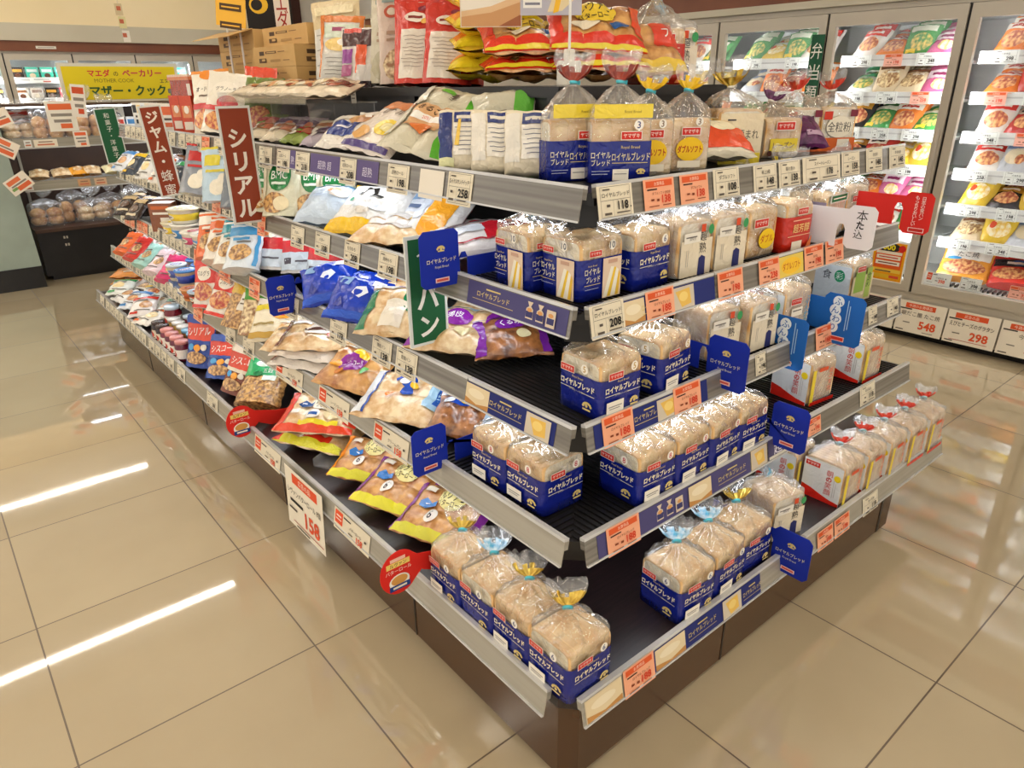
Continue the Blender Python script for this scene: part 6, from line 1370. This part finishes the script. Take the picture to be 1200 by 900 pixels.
# price cards behind the glass
fc = 0
for dr in (0, 1, 2, 3):
    for s, z in enumerate(SHR):
        n = 3 if dr > 1 else 2
        for i in range(n):
            kd = 'O' if (dr + s * 2 + i * 3) % 5 == 0 else 'W'
            x = dr * DWI + .10 + (DWI - .2) * (i + .35) / n
            w_ = .105 if (i + s) % 2 else .125
            board('price_card', '%s card, %s on the %s behind the %s' % ('orange price' if kd == 'O' else 'white price', ORD[i], SHN[s], DN[dr]), 'price tag', (w_, .068), '#eef0eam' if kd == 'W' else '#f2b4a0m',
                  card_art(w_, .068, kd, '冷凍食品', ('298', '198', '348', '258')[(s + i) % 4]), fz(x, .1325, z - .02), (0, 0, R(-90)), t=.001, group='price cards behind the %s' % DN[dr])
for i, x in enumerate((.12, .30, .55)):
    board('price_card', '%s card, %s on the bottom lip behind the rightmost door' % (('wide white red-lined price', 'white price', 'orange price')[i], ORD[i]), 'price tag', (.15 if i == 0 else .11, .07), ('#eef0eam', '#eef0eam', '#f2b4a0m')[i], card_art(.12, .07, 'S' if i == 0 else 'WO'[i == 2], '冷凍食品', '398'), fz(3 * DWI + x, .028, .385), (R(-12), 0, R(-90)), t=.001)
# offer cards on the kick panel
for i, (y1, y0, nm, pr, hd) in enumerate(((1.26, .945, 'レモンシャーベット', '168', '今週のお買得品'), (.935, .665, '銀だこ屋 たこ焼', '548', '今週のお買得品'), (.655, .385, 'えびとチーズのグラタン', '298', '広告の品'), (.375, .105, '今川焼', '258', '今週のお買得品'))):
    w_ = y1 - y0
    board('offer_card', 'large white offer card reading %s under the freezer doors' % pr, 'price tag', (w_, .19), '#eee5d4m', [('r', -.01, .068, .085, .015, '#e2592em'), ('t', hd, -.01, .068, .018, '#fae6d4m', .14), ('r', -.09, .047, .035, .004, '#4a423am'), ('t', nm, 0, .02, .028, '#4a423am', w_ * .86), ('t', '*' + pr, .05, -.04, .05, '#e0582em', .11), ('r', .0, -.074, .1, .0014, '#b8402c') if i == 2 else ('r', .06, -.08, .03, .002, '#8a8278m'), ('r', -.1, -.082, .022, .003, '#5a5148m'), ('r', -.07, -.035, .02, .003, '#8a8278m')], (FX - .028, (y0 + y1) / 2, .142), (R(-6), 0, R(-90)), t=.002, group='offer cards under the freezer doors')
board('poster', 'yellow and orange poster with 1000 on the glass of the second freezer door', 'poster', (.215, .285), '#efe9dcm', [('r', 0, 0, .1, .135, '#f0a41e'), ('r', 0, .02, .085, .07, '#e8622a'), ('e', -.01, .1, .075, .034, '#2a2420m'), ('t', '*1000', -.015, .1, .04, '#f2e02e', .11), ('e', .075, .1, .022, .024, '#d8342a'), ('r', 0, .062, .08, .01, '#f0e6d2m'), ('r', 0, .03, .075, .014, '#f3ead8m'), ('r', 0, .03, .06, .004, '#c8402cm'), ('r', 0, -.01, .075, .014, '#f3ead8m'), ('r', 0, -.01, .06, .004, '#7a3a2am'), ('r', 0, -.065, .09, .012, '#f0c84a'), ('r', -.02, -.07, .05, .004, '#5a3a2am'), ('r', 0, -.105, .09, .014, '#e8b82e'), ('r', .055, -.105, .03, .01, '#d8502cm')], (FX - .0135, 1.055, .447), (0, 0, R(-90)), t=.001).scale = (.95, 1, .86)
board('section_sign', 'narrow dark green sign with white characters on the freezer door frame', 'aisle sign', (.075, .62), '#1d5238m', [('t', c, 0, .22 - i * .12, .09, '#e9e6dcm', .062) for i, c in enumerate('弁当類')], (FX - .045, 1.70, 1.42), (0, 0, R(-66)), t=.004)

# back row of freezers
BX, BW = -2.29, .68
SHB = [1.58, 1.36, 1.14, .92, .70]
freezer('upright glass door freezer row along the back wall', (BX, 9.5, 0), 0, 8, BW, .8, SHB)
bc = [('black', '#241c18', '#b8862c'), ('teal', '#3fc0a4', '#dff2ea'), ('white and brown', '#e6dccb', '#7a4a2a'), ('pink red', '#c8525a', '#f0dcd2'), ('yellow green', '#c8d03a', '#2a3a1a'), ('pale blue', '#a8cce0', '#3a6aa8')]
bq = [[0, 0, 1, 1, 1], [2, 2, 2, 0, 3], [4, 4, 0, 2, 3], [5, 1, 2, 3, 4], [3, 3, 2, 2, 0]]
for dr in (3, 4, 5, 6):
    for s in range(3):
        for i in range(4):
            nm, c1, c2 = bc[(bq[s][i + (dr > 3)] + (0 if dr < 5 else dr)) % 6]
            carton('ice_cream_box', '%s ice cream box, %s on the %s, back freezer %s' % (nm, ORD[i], SHN[s], ('leftmost door', 'second door', 'third door', 'fourth door')[dr - 3]), 'frozen food', .125, .14, .15, c1, [('r', 0, .5, .8, .2, c2), ('e', 0, -.2, .5, .35, '#e9d8b8' if i % 2 else '#5a3424'), ('r', 0, -.8, .8, .08, c2)], (BX + dr * BW + .12 + .148 * i, 9.5 + .25, SHB[s] - .029), 0, group='boxes in the back freezers')
    for s in range(3):
        board('price_card', 'white card on the %s, back freezer %s' % (SHN[s], ('leftmost door', 'second door', 'third door', 'fourth door')[dr - 3]), 'price tag', (.24, .06), '#eef0eam', [('r', 0, .01, .08, .004, '#8a8a8am'), ('r', .05, -.012, .04, .008, '#c86a5am')], (BX + dr * BW + .34, 9.63, SHB[s] - .02), t=.002)
board('sticker', 'small white door handle label on the brown fascia above the back freezers', 'label', (.20, .028), '#e6e2d8m', [('r', 0, 0, .08, .003, '#8a8278m')], (.86, 9.437, 1.90), t=.003)
mo_ = empty('hanging_tag', (1.40, 8.2, 2.10)); tag(mo_, 'string of small price tags hanging in front of the cream soffit', 'hanging tag')
mb = MB(); mb.tube((0, 0, -.16), (0, 0, .90), .0025, '#d8d0c0m'); mb.build('string', mo_)
for i, (z, c_) in enumerate(((.12, '#d8c49a'), (.0, '#e3d8a0'), (-.13, '#efe8dc'))):
    mb = MB(); mb.box(-.035 + .012 * i, .035 + .012 * i, -.003, .003, z - .055, z + .055, c_ + 'm'); mb.art(lambda a, b, o: (a, -.003 - o, b), [('r', .005 * i, z + .01, .02, .02, '#c86a4am')], .0006, .0003, curved=False); mb.build('tag_card', mo_)

# ---------------------------------------------------------------- bakery display at the back left
bk = empty('bakery_display', (-.06, 6.08, 0)); tag(bk, 'dark brown bakery display with two shelves below the yellow sign', 'display shelf')
mb = MB(); mb.box(0, 2.2, .02, .75, .04, .40, 'BLACK'); mb.box(.04, 2.16, .05, .7, 0, .04, 'BLACK'); mb.build('plinth', bk)
mb = MB()
for x in (.18, .68):
    for q in range(2): mb.box(x, x + .012, .0185, .021, .33 - .06 * q, .35 - .06 * q, 'STEEL'); mb.box(x + .02, x + .032, .0185, .021, .33 - .06 * q, .35 - .06 * q, 'STEEL')
mb.build('hinge', bk)
mb = MB(); mb.box(-.01, 2.2, -.03, .75, .40, .425, 'BROWNP'); mb.build('deck', bk)
mb = MB(); mb.box(0, 2.2, .50, .75, .425, 1.36, 'BROWNP'); mb.build('back_panel', bk)
for x in (.06, .78, 1.5):
    mb = MB(); mb.box(x, x + .02, .485, .50, .43, 1.35, 'STEEL'); mb.build('upright', bk)
for z in (.775, 1.095):
    mb = MB(); mb.box(0, 2.2, .02, .50, z - .02, z, 'WHITEP'); s = mb.build('shelf', bk)
    mb = MB(); mb.box(0, 2.2, .0, .02, z - .05, z + .02, 'RAILW'); mb.box(0, 2.2, -.006, .0, z - .055, z - .045, 'LIP'); mb.build('price_rail', s)
mb = MB(); mb.box(0, 2.2, .05, .75, 1.345, 1.362, 'BROWNP'); mb.build('top_cap', bk)
for z in (.753, 1.073, 1.343):  # added glowing strips that brighten the bagged rolls, not fittings of the display
    mb = MB(); mb.box(.03, 2.17, .07, .085, z - .008, z, 'LED'); mb.build('led_strip', bk)
def bun_bag(w_, h_, seed, tailk='FILM', bun='BUN', nb=4):
    e = empty('bread_bag')
    rr = random.Random(seed)
    for i in range(nb):
        mb = MB()
        cx, cz = (i % 2 - .5) * w_ * .5, .035 + (i // 2) * h_ * .36
        prof = [(.002, -.03), (.030, -.028), (.042, -.006), (.038, .016), (.020, .032), (.001, .036)]
        mb.lathe([(r_ * w_ / .16, z * h_ / .13 + cz) for r_, z in prof], bun, 12, cx=cx, cy=rr.uniform(-.012, .012))
        mb.build('bun', e, smooth=True)
    bag_film(w_, .11, h_, (0, .0, h_ + .05), (.15 * (1 if seed % 2 else -1), 0, 1), seed, 'FILM', tailk, tl=.07, puff=1.5).build('bag', e, smooth=True)
    return e
bb = [bun_bag(.17, .12, 3), bun_bag(.15, .13, 4, 'FILMW'), bun_bag(.18, .10, 5, 'FILM', 'BUNW')]
bn = ['clear bag of rolls with a twisted top', 'tall clear bag of rolls', 'wide clear bag of pale rolls']
for i, (x, z, k) in enumerate(((.12, .425, 0), (.33, .425, 1), (.47, .425, 2), (.62, .425, 0), (.80, .425, 1), (.10, 1.095, 2), (.28, 1.095, 1), (.40, 1.095, 0), (.58, 1.095, 1), (.72, 1.095, 0))):
    place(bb[k], (-.06 + x, 6.08 + .16 + .05 * (i % 2), z + .002), (0, 0, R(10 * (i % 3) - 8)), '%s, %s on the bakery %s' % (bn[k], ORD[i if i < 5 else i - 5], 'deck' if i < 5 else 'upper shelf'), 'bread', 'bagged rolls on the bakery display', (1.4, 1.2, 1.5 if k == 1 else 1.3))
for i, (x, k, nm) in enumerate(((.14, 'BUNW', 'pale flat bread pack'), (.30, 'BUNW', 'flat clear pack of pale bread'), (.42, '#e9a02c', 'orange topped bread pack with crinkled bag'), (.52, 'BUNW', 'white cream bread pack'), (.68, '#efe2b4', 'small cream cake pack with yellow base'))):
    pack('bread_bag', nm + ' on the middle shelf of the bakery display', 'bread', .15, .12, .07, k, [('e', 0, 0, .5, .5, 'BUNW'), ('r', 0, .8, .9, .1, '#e6e0d4'), ('e', .2, .2, .2, .2, '#f2ecd8')], -.06 + x, 6.24, .777, 0, 24, coarse=True)
for i, (x, z, w_, c_) in enumerate(((.22, 1.09, .16, '#e6ddca'), (.10, 1.09, .05, '#dfe0dc'), (.02, .772, .08, '#d8d4d0'), (.42, .772, .09, '#c89a70'), (.54, .772, .09, '#d0b090'))):
    board('price_card', '%s card, %s on the rails of the bakery display' % ('cream' if i == 0 else 'white' if i == 1 else 'blue printed' if i == 2 else 'brown printed', ORD[i]), 'price tag', (w_, .055), c_ + 'm', [('r', 0, .01, w_ * .3, .004, '#8a6a5am'), ('r', 0, -.01, w_ * .36, .006, '#c8785am')], (-.06 + x, 6.072, z - .012), t=.002)
ysn = empty('shop_sign', (.90, 6.50, 1.51)); tag(ysn, 'large yellow framed sign with red and dark green lettering above the bakery display', 'shop sign')
mb = MB(); mb.box(-.47, .47, 0, .03, -.155, .155, '#dcd6c4m'); mb.build('frame', ysn)
mb = MB(); mb.box(-.445, .445, -.002, .0, -.13, .13, '#e6cf1em')
mb.art(lambda a, b, o: (a, -.002 - o, b), [('t', '*マエダ', -.17, .078, .058, '#d2343am', .21), ('t', 'の', -.04, .072, .034, '#3a3420m', .05), ('t', '*ベーカリー', .17, .078, .058, '#c83a4am', .34), ('t', 'MOTHER COOK', -.06, .02, .030, '#8a7a1em', .36), ('t', '*マザー・クック', .04, -.062, .085, '#33592am', .62), ('t', 'エヌ', .34, .012, .03, '#2a3a3am', .08)], .001, .0006, curved=False)
mb.build('panel', ysn)
mb = MB()
for x in (-.3, .3): mb.box(x - .01, x + .01, .0, .02, -.155, -.145, 'STEEL')
mb.build('bracket', ysn)
# pale price sheets beside the bakery display and the green confectionery sign
hang_sign('aisle_sign', 'green hanging sign with white characters for sweets in front of the bakery display', .555, .700, 6.040, .905, 1.315, '#1f5a38m', [('t', c if c == '・' else '*' + c, 0, .155 - i * .051, .040 if c != '・' else .010, '#e9e6dcm') for i, c in enumerate('和菓子・洋菓子')], .04, lean=-3)
for i, (x, z, w_, h_, rz_, c_, acc) in enumerate(((.33, 1.27, .20, .22, 0, '#e6e0d2', '#dd6a3a'), (.47, 1.38, .10, .24, 6, '#e9e2d6', '#c8502c'), (.10, 1.24, .18, .15, -4, '#d8a890', '#c03a2a'), (.70, 1.30, .30, .12, 0, '#ded6c4', '#b89a5a'), (.42, 1.10, .10, .12, 0, '#e6ddd0', '#e0663a'))):
    board('price_sheet', '%s price sheet %s' % (('large white', 'narrow white', 'red printed', 'wide cream', 'small orange printed')[i], ('pinned left of the green sign', 'standing above the green sign', 'at the back of the upper bakery shelf', 'right of the green sign', 'just left of the green sign edge')[i]), 'poster', (w_, h_), c_ + 'm', [('r', 0, h_ * .32, w_ * .4, h_ * .1, acc + 'm'), ('r', 0, h_ * .05, w_ * .36, h_ * .05, '#8a8278m'), ('r', 0, -h_ * .15, w_ * .3, h_ * .05, '#8a8278m'), ('r', w_ * .1, -h_ * .32, w_ * .2, h_ * .08, acc + 'm')], (x - .02, 6.055 - .012 * i if i not in (2, 3) else (6.45 if i == 2 else 6.36), z), (0, R(rz_), 0), t=.002)
for i in range(6):
    nm, b_, c_ = pj[(i * 2) % 7]
    carton('tea_carton', '%s carton, %s in the row right of the green sweets sign' % (nm, ORD[i]), 'box', .075, .06, .15, b_, [('r', 0, .5, .8, .24, c_), ('r', 0, -.2, .6, .1, '#8a7a5am')], (.66 + .09 * i, 6.24, 1.097), 0, group='cartons on the upper bakery shelf')
# grey green case at the far left edge
cs = empty('chilled_case', (-.10, 5.92, 0)); tag(cs, 'grey green chilled case end beside the bakery display at the left edge', 'chilled case')
mb = MB(); mb.prism([(-1.2, .0), (.0, .0), (.0, .9), (-1.2, .9)], 0, .17, 'BLACK'); mb.build('plinth', cs)
mb = MB()
vs = [(-1.2, .01, .17), (.0, .01, .17), (-.02, .10, 1.22), (-1.2, .10, 1.22), (-1.2, .9, .17), (.0, .9, .17), (-.02, .9, 1.22), (-1.2, .9, 1.22)]
mb.add(vs, [(0, 1, 2, 3), (1, 5, 6, 2), (3, 2, 6, 7), (5, 4, 7, 6), (4, 0, 3, 7)], 'GREYG'); mb.build('end_wall', cs)
mb = MB(); mb.box(-.40, -.11, -.003, .0, 0, .62, '#e3e0d6m'); mb.art(lambda a, b, o: (a, -.003 - o, b), [('r', -.255, .31, .135, .30, '#15120fm'), ('e', -.20, .46, .06, .05, '#e0b060'), ('e', -.18, .33, .055, .045, '#c9a05a'), ('r', -.18, .33, .05, .008, '#2a4a8am'), ('e', -.19, .19, .055, .04, '#d88a3a'), ('r', -.25, .09, .10, .03, '#d8902c'), ('e', -.2, .1, .05, .03, '#e9c48a')], .0006, .0003, curved=False)
mb.build('food_poster', cs, loc=(0, .038, .40), rot=(R(-4.9), 0, 0))
for i, (x, z, rz_) in enumerate(((-.13, 1.27, -18), (-.135, 1.075, 32), (-.105, .81, -30))):
    board('price_tag', 'tilted white and orange price tag at the edge of the grey case, %s' % ('topmost', 'middle one', 'lowest')[i], 'price tag', (.17, .12), '#ece2d2m', [('r', -.02, .03, .05, .016, '#e0764am'), ('r', .0, .0, .06, .006, '#8a8278m'), ('r', .02, -.03, .05, .016, '#dd6a40m'), ('r', -.05, -.02, .02, .01, '#7aa05am')], (x, 5.90, z), (0, R(rz_), 0), t=.002)
